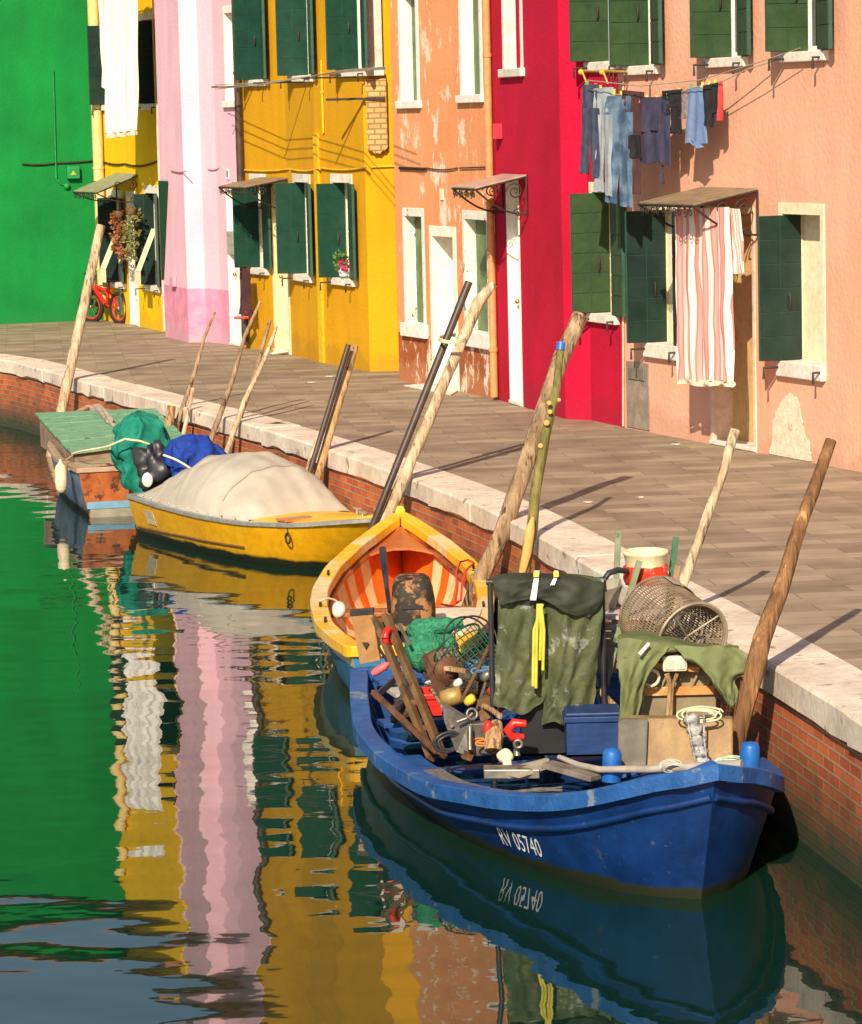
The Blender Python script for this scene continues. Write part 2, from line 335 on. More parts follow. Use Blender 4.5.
# offs() turns to the right of the walking direction; the walk goes towards the viewer, so the canal lies on that side
arc = [0]
for i in range(1, len(qo)): arc.append(arc[-1]+(qo[i]-qo[i-1]).length)
pm = bricks('trachyte_paving', (.25, .186, .13), (.39, .300, .21), (.15, .11, .08), bw=.8, bh=.25, ms=.005, rough=.72, bump=.25, bias=-.1)
def pave_uv(p):
    c, s_ = math.cos(R(-7)), math.sin(R(-7)); return (p.x*c-p.y*s_, p.x*s_+p.y*c)
pv = MB(); n = len(qi); far = [V((max(p.x+.0, p.x)+0, p.y, 0)) for p in qi]
R_in = [p+V((.0, 0, 0)) for p in qi]; R_out = [V((60, 62, 0)) if p.y > 44 else V((60, p.y, 0)) for p in qi]
vs = R_in+R_out; uvs = [pave_uv(p) for p in vs]
pv.add(vs, [(i, i+1, n+i+1, n+i) for i in range(n-1)], uv=uvs)
pv.add([V((-60, 49.5, 0)), V((60, 62, 0)), V((-60, 70, 0))], [(0, 1, 2)], uv=[(0, 0), (9, 9), (0, 9)])
tag(pv.build('pavement', pm), kind='structure')
qt = thing('canal_wall', 'long red brick canal wall with a pale stone coping along the walkway', 'canal wall', (0, 26, 0))
bm_ = bricks('quay_brick', (.40, .075, .022), (.60, .145, .04), (.42, .25, .13), bw=.2, bh=.066, ms=.009, wet=(-.70, -.22), bump=.9)
b = MB(); vs = []; uv = []
for i, p in enumerate(qf):
    for z in (-.17, -.5, -.9, -2.4): vs.append(V((p.x, p.y, z))); uv.append((arc[i], z))
b.add(vs, [(i*4+k, (i+1)*4+k, (i+1)*4+k+1, i*4+k+1) for i in range(n-1) for k in range(3)], uv=uv); b.build('brick_face', bm_, qt)
b = MB(); rn = random.Random(3)
# coping: separate slabs with slightly different heights, butt jointed
seg = 0; i = 0; cuts = []; L_tot = arc[-1]; s_ = 0
def at_arc(line, s):
    for k in range(len(arc)-1):
        if arc[k+1] >= s:
            t = (s-arc[k])/(arc[k+1]-arc[k]); return line[k].lerp(line[k+1], t)
    return line[-1]
s_ = 30.0
while s_ < L_tot-.5:
    ln = rn.uniform(1.1, 1.9); e_ = min(s_+ln-.008, L_tot); dz = rn.uniform(-.004, .006); do = rn.uniform(-.008, .010)
    K = 5; top = []; 
    for k in range(K+1):
        s = s_+(e_-s_)*k/K; a = at_arc(qi, s); o = at_arc(qo, s); dr = (o-a).normalized()
        jj = rn.uniform(-.004, .004)
        top.append([a-dr*.0+Z*(.004+dz), a.lerp(o, .5)+Z*(.006+dz+jj*.5), o+dr*(do-.018)+Z*(.003+dz), o+dr*(do+jj)+Z*(-.016+dz), o+dr*(do+jj)+Z*(-.155+jj*5), o+dr*(do-.03)+Z*(-.172+jj), a+Z*-.172])
    vs = [p for r_ in top for p in r_]; m7 = 7
    b.add(vs, [(k*m7+j, (k+1)*m7+j, (k+1)*m7+j+1, k*m7+j+1) for k in range(K) for j in range(6)]+[tuple(range(6, -1, -1)), tuple(K*m7+j for j in range(7))])
    s_ = e_+.008
b.build('stone_coping', COPE, qt)
# ================================================================== houses
class House:
    def __init__(s, name, label, px, mat, height=8.1, depth=7.5, back=V((.935, .354, 0)), world=None):
        s.P = [V(p) for p in world] if world else [G(*q) for q in px]
        for p in s.P: p.z = 0
        s.holes = [[] for _ in s.P]; s.h = height; s.dep = depth; s.mat = mat; s.back = back
        s.t = thing(name, label, 'house', s.P[len(s.P)//2])
    def fr(s, i):
        A, B = s.P[i], s.P[i+1]; u = (B-A).normalized(); return A, B, u, V((u.y, -u.x, 0))
    def sz(s, i, x, y, d=0.0):
        """picture point onto segment i (pushed out by d): distance along it and height"""
        A, B, u, n = s.fr(i); r = ray(x, y); t = (A+n*d-CP).dot(n)/r.dot(n); p = CP+r*t; return (p-A).dot(u), p.z
    def pt(s, i, a, z, d=0.0):
        A, B, u, n = s.fr(i); return A+u*a+n*d+Z*z
    def hole(s, i, a0, a1, z0, z1): s.holes[i].append((a0, a1, z0, z1))
    def finish(s):
        b = MB(); N_ = len(s.P)
        for i in range(N_-1):
            A, B, u, n = s.fr(i); Lh = (B-A).length; H = s.holes[i]
            xs = sorted({0, Lh, *[min(max(h[0], 0), Lh) for h in H], *[min(max(h[1], 0), Lh) for h in H]})
            zs = sorted({0, s.h, *[max(h[2], 0) for h in H], *[h[3] for h in H]})
            for a, c in zip(xs, xs[1:]):
                for z0, z1 in zip(zs, zs[1:]):
                    mx, mz = (a+c)/2, (z0+z1)/2
                    if any(h[0] < mx < h[1] and h[2] < mz < h[3] for h in H): continue
                    if c-a < 1e-5: continue
                    b.add([s.pt(i, a, z0), s.pt(i, c, z0), s.pt(i, c, z1), s.pt(i, a, z1)], [(0, 1, 2, 3)])
        bk = [s.P[0]+s.back*s.dep, s.P[-1]+s.back*s.dep]
        for p, q in ((s.P[-1], bk[1]), (bk[1], bk[0]), (bk[0], s.P[0])):
            b.add([p, q, q+Z*s.h, p+Z*s.h], [(0, 1, 2, 3)])
        b.build('wall', s.mat, s.t)
        # low pitched tiled roof with a cornice
        A, Bp = s.P[0], s.P[-1]; n_ = -s.back; r = MB(); o = n_*.35
        mid0 = A.lerp(bk[0], .5); mid1 = Bp.lerp(bk[1], .5); h = s.h
        fwd = max(0, max((p-A).dot(n_) for p in s.P)); o = n_*(.3+fwd)
        sec = lambda f_, m_, k_: [f_+o+Z*(h+.02), m_+Z*(h+1.3), k_-n_*.3+Z*(h+.02), k_-n_*.3+Z*(h-.1), f_+o+Z*(h-.1)]
        S0, S1 = sec(A, mid0, bk[0]), sec(Bp, mid1, bk[1])
        r.add(S0+S1, [(4, 3, 2, 1, 0), (5, 6, 7, 8, 9)]+[(k, (k+1) % 5, 5+(k+1) % 5, 5+k) for k in range(5)]); rf = r.build('roof', TILE, s.t)
        g = MB(); g.tube([A+o*1.05+Z*(h-.03), Bp+o*1.05+Z*(h-.03)], .07, 8); g.build('gutter', DARKPIPE, rf)
    # -- a stone framed window; rect in picture coordinates or metres
    def window(s, i, x0, yt, x1, yb, frame=STONE, side=.07, lint=.1, sillh=.09, dep=.2, inner=GLASS, left=None, right=None, shm=None, zz=None, sash=WHITE, wbars=True, recess=None, outL=.25, inL=.16, rdir=V((.12, -.99, 0)), rlen=.40, sill_ext=.05, reveal=None, lout=0, proud=.014):
        a0, z1 = s.sz(i, x0, yt); a1, _ = s.sz(i, x1, yt); _, z0 = s.sz(i, x0, yb)
        if zz: z0 = z1 - zz if zz > 0 else z0; 
        if zz and zz < 0: z1 = z0 - zz
        fl, ft = side, lint
        s.hole(i, a0-fl, a1+fl, z0, z1+ft)
        A, B, u, n = s.fr(i)
        def bx(mb, p0, p1, q0, q1, d0, d1): mb.cell(s.pt(i, p0, q0, d0), u*(p1-p0), n*(d1-d0), Z*(q1-q0))
        w_ = MB(); bx(w_, a0-fl, a0, z0, z1, -dep, proud); bx(w_, a1, a1+fl, z0, z1, -dep, proud); bx(w_, a0-fl, a1+fl, z1, z1+ft, -dep, proud)
        wo = w_.build('window', reveal or frame, s.t, bevel=.004)
        q = MB(); bx(q, a0-fl-sill_ext, a1+fl+sill_ext, z0-sillh, z0-.001, -dep, .055); s.hole(i, a0-fl, a1+fl, z0-.002, z0); q.build('sill', frame, wo, bevel=.008)
        pn = MB(); bx(pn, a0, a1, z0, z1, -dep-.03, -dep+.005); pn.build('pane', inner, wo)
        if wbars:
            f_ = MB(); t_ = .045; d0, d1 = -dep+.006, -dep+.04
            bx(f_, a0, a0+t_, z0, z1, d0, d1); bx(f_, a1-t_, a1, z0, z1, d0, d1); bx(f_, a0+t_, a1-t_, z1-t_, z1, d0, d1); bx(f_, a0+t_, a1-t_, z0, z0+t_, d0, d1)
            mid = (a0+a1)/2; bx(f_, mid-.03, mid+.03, z0+t_, z1-t_, d0, d1); f_.build('sash', sash, wo)
        def leaf(p, q_, hgt, zb, mat, rows=6):
            p = V(p); q_ = V(q_); d = (q_-p); Lw = d.length; d.normalize(); nn = d.cross(Z).normalized()
            mb = MB(); mb.cell(p-nn*.014+Z*zb, d*Lw, nn*.028, Z*hgt)
            cols = 2; g_ = .0042
            for sgn in (1, -1):
                for c in range(cols):
                    for r_ in range(rows):
                        w0 = Lw/cols; h0 = hgt/rows
                        mb.cell(p+d*(c*w0+g_)+Z*(zb+r_*h0+g_)+nn*(.0142*sgn), d*(w0-2*g_), nn*.006*sgn, Z*(h0-2*g_), mi=0)
            for k_ in range(6): mb.m[k_] = 1
            so_ = mb.build('shutter', [mat, GROOVE], wo)
            c = p+d*(Lw*.3)+Z*(zb+hgt*.42)-nn*.02
            k = MB(); k.tube([c+Z*.05, c-nn*.02+Z*.02, c-nn*.022-Z*.05, c-nn*.004-Z*.09], .011, 6); k.build('shutter_latch', IRON, wo)
            return so_
        shm_ = shm or GSHUT
        if left: leaf(s.pt(i, a0+.02, 0, -inL), s.pt(i, a0+.02-lout, 0, outL), z1-z0-.015, z0+.005, shm_)
        if right: p = s.pt(i, a1-.02, 0, .02); leaf(p, p+rdir.normalized()*rlen, z1-z0-.015, z0+.005, shm_)
        if recess:
            rc = MB(); bx(rc, a0+(a1-a0)*recess, a1-.01, z0+.01, z1-.01, -dep+.045, -dep+.08); rc.build('shutter', shm_, wo)
        if left or right:
            for aa, dd in ((a0-.02, .20), (a1+.05, .12)):
                hk = MB(); p = s.pt(i, aa, z0-.06, 0); hk.tube([p, p+n*dd, p+n*dd-Z*.1], .012, 6); hk.build('shutter_stay', IRON, wo)
        return a0, a1, z0, z1, wo
    def door(s, i, x0, yt, x1, frame=CREAMW, mat=CREAMW, dep=.16, side=.06, lint=.1, panels=True, zt=None, step=True):
        a0, z1 = s.sz(i, x0, yt); a1, _ = s.sz(i, x1, yt)
        if zt: z1 = zt
        A, B, u, n = s.fr(i); Lh = (B-A).length; a0 = max(a0, side+.01); a1 = min(a1, Lh-side-.01)
        s.hole(i, a0-side, a1+side, 0, z1+lint)
        def bx(mb, p0, p1, q0, q1, d0, d1): mb.cell(s.pt(i, p0, q0, d0), u*(p1-p0), n*(d1-d0), Z*(q1-q0))
        d = MB(); bx(d, a0, a1, .02, z1, -dep-.04, -dep)
        if panels:
            for q0, q1 in ((.2, .42), (.48, .94)):
                bx(d, a0+.12*(a1-a0), a0+.46*(a1-a0), q0*z1, q1*z1, -dep+.001, -dep+.015); bx(d, a0+.54*(a1-a0), a1-.12*(a1-a0), q0*z1, q1*z1, -dep+.001, -dep+.015)
        do = d.build('door', mat, s.t, bevel=.004)
        f_ = MB(); bx(f_, a0-side, a0, 0, z1, -dep-.04, .012); bx(f_, a1, a1+side, 0, z1, -dep-.04, .012); bx(f_, a0-side, a1+side, z1, z1+lint, -dep-.04, .012); f_.build('door_frame', frame, do, bevel=.004)
        k = MB(); k.blob(s.pt(i, a0+.1, z1*.46, -dep+.04), .028, .028, .028, nz=0, n=8, m=6); k.build('handle', M('brass', (.5, .34, .12), rough=.3, metal=1, bump=0), do)
        if step:
            st = MB(); bx(st, a0-side+.005, a1+side-.005, .004, .045, -dep, .03); st.build('doorstep', STONE, do, bevel=.01)
        return a0, a1, z1
    def pipe(s, i, x, ytop, ybot, r=.045, mat=DARKPIPE, name='drainpipe', d=None, ztop=None, zbot=None):
        a, z1 = s.sz(i, x, ytop); a2, z0 = s.sz(i, x, ybot); d = d or r+.02
        z1 = ztop or z1; z0 = z0 if zbot is None else zbot
        p = MB(); p.tube([s.pt(i, a, z0, d), s.pt(i, a, z1, d)], r, 10)
        zz = z0+.5
        while zz < z1: p.tube([s.pt(i, a, zz, d), s.pt(i, a, zz+.04, d)], r+.01, 10); zz += 1.6
        return p.build(name, mat, s.t)
    def cable(s, i, x0, y0, x1, y1, r=.012, sag=.03, mat=IRON, d=.02):
        a0, z0 = s.sz(i, x0, y0); a1, z1 = s.sz(i, x1, y1)
        p = MB(); p.tube([s.pt(i, a0+(a1-a0)*k/12, z0+(z1-z0)*k/12-sag*math.sin(k/12*math.pi), d) for k in range(13)], r, 5); return p.build('cable', mat, s.t)
def scroll(mb, c, e1, e2, r=.08, turns=1.6, th=.008, n=22, a0=0):
    mb.tube([V(c)+(e1*math.cos(a0+t*turns*6.283)+e2*math.sin(a0+t*turns*6.283))*(r*(1-.82*t)) for t in [k/n for k in range(n+1)]], th, 5)
def awning(h, i, x0, y0, x1, y1, out=.65, drop=.16, mat=None, th=.012, name='awning'):
    """flat door canopy: wall edge runs from picture point x0,y0 to x1,y1; reaches out, with scrolled iron brackets"""
    a0, z0 = h.sz(i, x0, y0); a1, z1 = h.sz(i, x1, y1); A, B, u, n = h.fr(i); zt = (z0+z1)/2
    ow = [h.pt(i, a0, zt, .02), h.pt(i, a1, zt, .02), h.pt(i, a1, zt-drop, out), h.pt(i, a0, zt-drop, out)]
    p = MB(); p.add(ow+[q-Z*th for q in ow], [(0, 1, 2, 3), (7, 6, 5, 4), (0, 4, 5, 1), (1, 5, 6, 2), (2, 6, 7, 3), (3, 7, 4, 0)]); ao = p.build(name, mat, h.t)
    f = MB(); dn = Z*(-th-.012)
    f.tube([ow[3]+dn, ow[2]+dn], .014, 6); f.tube([ow[0]+dn, ow[1]+dn], .014, 6)
    k = 0; Lf = (ow[2]-ow[3]).length; m_ = max(4, int(Lf/.11))
    for k in range(m_):
        c = ow[3].lerp(ow[2], (k+.5)/m_)+dn-Z*.05; scroll(f, c, u, Z, .045, 1.3, .006, 14, a0=1.5 if k % 2 else 4.6)
    f.build('valance', IRON, ao)
    for a in (a0, a1):
        g = MB(); w0 = h.pt(i, a, zt, .02)+dn; w1 = h.pt(i, a, zt-drop, out)+dn; wl = h.pt(i, a, zt-.42, .02)
        g.tube([w0, w1], .013, 6); g.tube([w0, wl], .012, 6)
        g.tube([wl.lerp(w1, t)-Z*.07*math.sin(t*math.pi) for t in [q/10 for q in range(11)]], .011, 6)
        scroll(g, w0+n*.13-Z*.15, n, Z, .095, 1.7, .008); scroll(g, w0+n*.36-Z*.15, -n, Z, .06, 1.5, .007); scroll(g, wl+n*.10+Z*.02, n, Z, .05, 1.4, .007)
        g.build('bracket', IRON, ao)
    return ao
AW_GREY = M('awning_sheet', (.30, .27, .22), (.40, .36, .30), rough=.4, bump=.05)
AW_ROSE = M('rusty_awning_sheet', (.42, .30, .24), (.52, .40, .33), rough=.35, bump=.05)
AW_BRN = M('brown_awning_sheet', (.22, .15, .09), (.32, .23, .14), rough=.6, bump=.2)
# ---- green house across the far end
hg = House('green_house', 'bright green house at the far left end with a meter box on its blank wall', None, plaster('green_plaster', (.003, .24, .045), (.002, .155, .027)), world=[(-16, 50.2, 0), (-6.0, 51.0, 0), (-5.18, 51.1, 0)], back=V((.03, 1, 0)), depth=9)
hg.P[2] = G(103.5, 320); hg.P[2].z = 0; hg.P[0] = G(-150, 330.5); hg.P[0].z = 0; hg.P[1] = hg.P[2].lerp(hg.P[0], .35)
GP = M('green_metal', (.006, .22, .06), (.01, .27, .07), rough=.5, bump=.05)
hg.cable(1, 53, 70, 56, 178, r=.014, sag=0, mat=GP); hg.cable(1, 56, 163, 100, 160, r=.016, sag=.01, mat=IRON); hg.cable(1, 22, 164, 56, 163, r=.016, sag=.02, mat=IRON)
a, z = hg.sz(1, 66, 168); b = MB(); b.cell(hg.pt(1, a, z-.17, .01), hg.fr(1)[2]*.2, hg.fr(1)[3]*.1, Z*.2); bo = b.build('meter_box', GP, hg.t, bevel=.008)
b = MB(); A, B_, u, n = hg.fr(1); b.add([hg.pt(1, a+.05, z-.11, .113), hg.pt(1, a+.14, z-.11, .113), hg.pt(1, a+.095, z-.04, .113)], [(0, 1, 2)]); b.build('warning_mark', M('warning_yellow', (.5, .4, .03), rough=.6), bo)
b = MB(); a, z = hg.sz(1, 66.5, 186); b.lathe(hg.pt(1, a, z, .0), [(.0, 0), (.05, .0), (.05, .05), (.02, .07), (0, .07)], 12, ax=n); b.build('lamp_cap', GP, hg.t)
hg.cable(1, 55.5, 178, 66, 184, r=.012, sag=.05, mat=GP)
hg.finish()
# ---- small bright yellow house
hy = House('yellow_house', 'small lemon yellow house beside the green one with white washing above its awning', [(95, 317.3), (125, 323.6), (162.5, 331.5)], plaster('yellow_plaster', (.90, .53, .006), (.82, .46, .005)))
hy.P[0] = V((hg.P[2].x, hg.P[2].y+.02, 0))
hy.pipe(0, 101, 60, 300, r=.085, mat=M('cream_pipe', (.66, .50, .20), (.72, .56, .26), rough=.6), name='flue_pipe', ztop=6.9)
hy.pipe(1, 160.5, 60, 328, r=.04, mat=M('pinkish_pipe', (.75, .48, .40), (.8, .55, .45), rough=.6), ztop=7.0)
BLIND = M('blind_canvas', (.80, .70, .45), (.86, .77, .55), rough=.9, bump=.1)
for (i, x0, yt, x1, yb, bx0, bx1) in ((0, 109, 197, 122, 281, 0, 0), (1, 145.5, 193, 157.5, 284, 0, 0)):
    a0, a1, z0, z1, wo = hy.window(i, x0, yt, x1, yb, frame=STONE, lint=.12, inner=M('dark_room', (.012, .012, .012), rough=.6, bump=0), left=True, shm=BSHUT, wbars=False, outL=.20, inL=.10, right=True, rdir=V((.05, -.99, 0)), rlen=.3)
    b = MB(); A, B_, u, n = hy.fr(i); th_ = .01
    zt = z0+(z1-z0)*.62; e = .02
    # a canvas blind pushed out at the bottom, with a short hanging flap
    p = [hy.pt(i, a1-e-.30, zt, .03), hy.pt(i, a1-e, zt, .03), hy.pt(i, a1-e, z0+.24, .30), hy.pt(i, a1-e-.30, z0+.24, .30)]
    b.add(p+[q-Z*th_ for q in p], [(0, 1, 2, 3), (7, 6, 5, 4), (0, 4, 5, 1), (1, 5, 6, 2), (2, 6, 7, 3), (3, 7, 4, 0)])
    b.cell(p[3]-Z*(.22), (p[2]-p[3]), n*.008, Z*.205); b.build('sun_blind', BLIND, wo)
hy.door(0, 126.2, 201, 127.2)  if False else None
# the door stands between the two windows
a0, z1 = hy.sz(1, 127.5, 200); A, B_, u, n = hy.fr(1)
hy.door(1, 127.3, 197, 134.5, dep=.06, frame=WHITE, side=.04)
hy.cable(0, 98, 159, 127, 164, r=.016, sag=.04); hy.cable(1, 126, 164, 161, 160, r=.016, sag=.06)
b = MB(); a, z = hy.sz(0, 119.5, 288); b.cell(hy.pt(0, a, z-.42, .004), hy.fr(0)[2]*.2, hy.fr(0)[3]*.05, Z*.42); b.build('gas_box', M('grey_green_box', (.07, .10, .06), rough=.6), hy.t)
awning(hy, 0, 117, 171, 141, 175, out=.72, drop=.26, mat=M('grey_green_awning', (.24, .26, .16), (.30, .32, .2), rough=.6))
hy.window(1, 143, 60, 157, 104, zz=-1.25, inner=GLASS, left=True, right=True, shm=BSHUT)
hy.window(0, 103, 60, 116, 105, zz=-1.25, inner=GLASS, left=True, right=True, shm=BSHUT)
hy.finish()
# ---- pink house
hp = House('pink_house', 'pale pink house with a darker pink base and a chimney breast', [(165.5, 336.5), (189, 342.5), (207, 342.2), (222, 343.6), (242, 347)], plaster('pink_plaster', (.80, .50, .60), (.74, .44, .55), band=(.62, .24, .36), bandz=.78))
hp.window(2, 218, 60, 232, 101, zz=-1.2, frame=WHITE, inner=GLASS, side=.05, lint=.1, left=False, recess=.55, shm=OSHUT, reveal=WHITE) if False else None
a0 = hp.window(3, 226, 60, 236, 101, zz=-1.2, frame=WHITE, reveal=WHITE, inner=WHITE, wbars=False, side=.05, dep=.14)
hp.door(3, 227, 190, 241, mat=WHITE, frame=WHITE, dep=.08, lint=.08, side=.04)
hp.pipe(0, 168, 180, 281, r=.03, mat=BSHUT, name='narrow_shutter', zbot=.82) if False else None
b = MB(); A, B_, u, n = hp.fr(0); a, z = hp.sz(0, 169, 181); _, zb = hp.sz(0, 169, 281)
b.add([hp.pt(0, .02, z, .012), hp.pt(0, .55, z, .012), hp.pt(0, .05, zb, .012), hp.pt(0, .02, zb, .012), hp.pt(0, .02, z, .035), hp.pt(0, .55, z, .035), hp.pt(0, .05, zb, .035), hp.pt(0, .02, zb, .035)], [(3, 2, 1, 0), (4, 5, 6, 7), (0, 1, 5, 4), (1, 2, 6, 5), (2, 3, 7, 6), (3, 0, 4, 7)]); b.build('tapered_dark_shape', BSHUT, hp.t)  # flat dark green shape on the wall, widest at the top, tapering downwards
b = MB(); a, z = hp.sz(0, 173.5, 286); b.cell(hp.pt(0, a, z, .004), u*.22, n*.06, Z*.14); b.build('meter_box', M('pink_metal', (.62, .28, .38), rough=.6), hp.t, bevel=.006)
hp.cable(2, 209, 169, 222, 167, r=.01, sag=.02, mat=M('pink_cable', (.5, .28, .34))); hp.cable(0, 172, 170, 188, 171, r=.01, sag=.02, mat=M('pink_cable2', (.5, .28, .34)))
hp.pipe(3, 241.5, 60, 340, r=.05, mat=DARKPIPE, ztop=7.0, zbot=.05)
A, B_, u, n = hp.fr(3); a, z = hp.sz(3, 227, 231); b = MB(); b.cell(hp.pt(3, a+.02, z-.32, -.072), u*.26, n*.09, Z*.32); b.cell(hp.pt(3, a+.05, z-.06, .0195), u*.20, n*.004, Z*.02); b.build('mailbox', M('grey_metal_box', (.36, .35, .32), rough=.45, metal=.3), hp.t, bevel=.006)
b = MB(); a, z = hp.sz(3, 227, 178); b.cell(hp.pt(3, a, z-.02, .003), u*.12, n*.012, Z*.15); po = b.build('number_plate', WHITE, hp.t, bevel=.004)
def lettering(s, at, ax_r, ax_u, size, depth, mat, name, parent=None, origin=None, squeeze=1.0):
    cu_ = bpy.data.curves.new(name, 'FONT'); cu_.body = s; cu_.size = size; cu_.extrude = depth; cu_.align_x = 'CENTER'; cu_.align_y = 'CENTER'
    tmp = bpy.data.objects.new('tmp', cu_); col.objects.link(tmp); dg = bpy.context.evaluated_depsgraph_get(); me = bpy.data.meshes.new_from_object(tmp.evaluated_get(dg)); bpy.data.objects.remove(tmp)
    nrm = ax_r.cross(ax_u).normalized(); mb = MB(); mb.add([V(at)+ax_r*(v.co.x*squeeze)+ax_u*v.co.y+nrm*v.co.z for v in me.vertices], [tuple(p.vertices) for p in me.polygons]); return mb.build(name, mat, parent, origin)
lettering('8', hp.pt(3, a+.06, z+.055, .017), u, Z, .13, .002, IRON, 'number', po)
hp.finish()
# ---- ochre house
ho = House('ochre_house', 'ochre yellow house with three dark green shuttered windows and a bright chimney side', [(243, 347.0), (292, 355), (321, 362.5), (370, 371.5), (398.5, 371.0)], plaster('ochre_plaster', (.66, .335, .004), (.57, .28, .004)))
ho.window(0, 251.5, 181, 264, 267, left=True, right=True, lint=.1, inL=.07, outL=.29, rdir=V((.25,-.97,0)))
ho.window(1, 294.5, 182, 309, 273, left=True, right=True, lint=.11, inL=.12, outL=.27, rdir=V((.10,-.99,0)))
ho.window(2, 333, 182.5, 350.5, 277, left=True, right=True, lint=.11, inL=.14, outL=.23, inner=CREAM, wbars=False, rdir=V((.16,-.98,0)), rlen=.36)
# cream door with frosted top light
ho.door(0, 271.5, 187, 289, mat=CREAM, frame=M('door_surround_cream', (.70, .56, .30), (.76, .62, .36)), dep=.1, side=.045, lint=.1, panels=False)
for x0, x1, yb, i in ((251, 264, 80, 0), (295, 311.5, 76, 1), (345, 365, 70, 2)):
    ho.window(i, x0, 50, x1, yb, zz=-1.3, left=True, right=True)
ho.cable(0, 246, 170, 291, 169, r=.014, sag=.02, mat=M('yellow_cable', (.6, .36, .01))); ho.cable(1, 292, 169, 321, 168.5, r=.014, sag=.03, mat=M('yellow_cable2', (.6, .36, .01))); ho.cable(2, 322, 168, 369, 167, r=.014, sag=.03, mat=M('yellow_cable3', (.6, .36, .01)))
ho.cable(3, 371, 167, 398, 166, r=.014, sag=.0, mat=M('yellow_cable4', (.6, .36, .01)))
ho.pipe(2, 322.8, 60, 133, r=.014, mat=M('yellow_conduit', (.70, .42, .01)), name='conduit', d=.02)
b = MB(); A, B_, u, n = ho.fr(2); _, zz = ho.sz(2, 323, 133); b.cell(ho.pt(2, .02, .002, .001), u*.16, n*.035, Z*zz); b.build('pilaster', M('bright_ochre', (.74, .45, .006), (.68, .40, .006), scale=2), ho.t, bevel=.004)
# exposed brick corbel on the chimney side
A, B_, u, n = ho.fr(3); Lc = (B_-A).length; a0, zt = ho.sz(3, 371, 79); _, zb = ho.sz(3, 371, 148)
b = MB(); BRX = bricks('old_brick', (.50, .29, .10), (.62, .38, .15), (.32, .19, .08), bw=.15, bh=.065, ms=.009, bump=1.0)
poly = [(.04, zt), (.30, zt), (.30, zb)]+[(.30-.26*k/8, zb-.06+.10*abs(k/8-.5)**1.5*2-.02*(k % 2)) for k in range(0, 9)]+[(.04+.02*(k % 2), zb+(zt-zb)*k/9) for k in range(1, 9)]
P3 = [ho.pt(3, q[0], q[1], .004) for q in poly]; b.prism(P3, n*.09); b.u = [((p-A).dot(u)*1.0, p.z) for p in b.v]
b.build('brick_corbel', BRX, ho.t)
b = MB(); a_, z_ = ho.sz(2, 358, 99); b.bar(ho.pt(3, -.45, z_, .03), ho.pt(3, .28, z_, .13), .03, .03); b.build('iron_bar', IRON, ho.t)
awning(ho, 0, 262, 181, 288, 173.5, out=.62, drop=.10, mat=AW_BRN)
ho.finish()
# ---- orange peeling house
OR_P = plaster('orange_plaster', (.78, .335, .155), (.70, .27, .12), patch=(.80, .64, .50), pth=.555, pscale=1.7, band=(.30, .085, .03), bandz=.60)
hr = House('orange_house', 'peeling orange house with white framed windows and rusty brown base', [(399.5, 380.5), (428, 385.5), (460, 391.5), (498.5, 400)], OR_P)
hr.window(0, 405, 216, 422, 322, frame=WHITE, reveal=MOTT, side=.06, lint=.1, sillh=.16, dep=.13, shm=OSHUT, wbars=False, inner=OSHUT)
hr.door(1, 432.5, 236, 454.5, mat=CREAMW, frame=CREAMW, dep=.28, side=.09, lint=.12, panels=False)
hr.window(2, 465, 219, 487, 330, frame=WHITE, reveal=MOTT, side=.07, lint=.1, sillh=.17, dep=.13, shm=OSHUT, wbars=False, inner=OSHUT)
hr.window(0, 401.5, 40, 416.5, 101, zz=-1.25, frame=WHITE, reveal=WHITE, dep=.14, wbars=False, inner=OSHUT)
hr.window(2, 462, 40, 480, 95, zz=-1.25, frame=WHITE, reveal=WHITE, dep=.14, wbars=False, inner=OSHUT)
hr.pipe(2, 492.5, 60, 395, r=.043, mat=M('orange_pipe', (.66, .25, .09), (.72, .31, .13), rough=.6), ztop=7)
hr.cable(0, 401, 168, 428, 169, sag=.0, r=.018); hr.cable(1, 429, 168, 459, 168, sag=.02, r=.008); hr.cable(2, 461, 168, 488, 167, sag=.0, r=.008)
A, B_, u, n = hr.fr(1); b = MB(); a, z = hr.sz(1, 441, 200); b.cell(hr.pt(1, a, z, .003), u*.1, n*.012, Z*.13); b.build('number_plate', CREAM, hr.t)
b = MB(); b.prism([V((p.x, p.y, .004)) for p in (G(404, 386.5), G(429, 384.5), G(459, 391), G(451, 396), G(431, 392))], Z*.012); b.build('doorstep', STONE, hr.t)
hr.finish()
# ---- red house
hd = House('red_house', 'crimson red house with a white door and a wrought iron awning', [(498.8, 400), (523.5, 407), (565.5, 419), (591.5, 420.5), (623, 427)], plaster('crimson_plaster', (.55, .003, .042), (.40, .0025, .026)))
hd.door(0, 507, 180, 521.5, mat=CREAMW, frame=WHITE, dep=.1, side=.03, lint=.05, panels=False)
awning(hd, 1, 502, 176, 529, 172.5, out=.62, drop=.13, mat=AW_ROSE) if False else awning(hd, 0, 504, 176, 528, 172, out=.58, drop=.12, mat=AW_ROSE)
b = MB(); A, B_, u, n = hd.fr(0); a, z = hd.sz(0, 500, 131); b.box(hd.pt(0, a+.06, z, .045), (.10, .09, .16)); b.build('junction_box', M('red_box', (.55, .01, .03), rough=.5), hd.t)
hd.window(1, 526, 40, 548, 70, zz=-1.2, left=False, right=False, inner=GLASS, shm=GSHUT2, recess=.4) if False else None
hd.window(0, 505, 40, 521, 69, zz=-1.2, inner=GLASS, recess=.4, shm=GSHUT2)
hd.window(3, 592.5, 192, 614, 312.5, left=True, right=True, shm=GSHUT2, inner=CREAM, wbars=False, reveal=CREAM, rdir=V((.22, -.97, 0)), rlen=.38, sill_ext=.02)
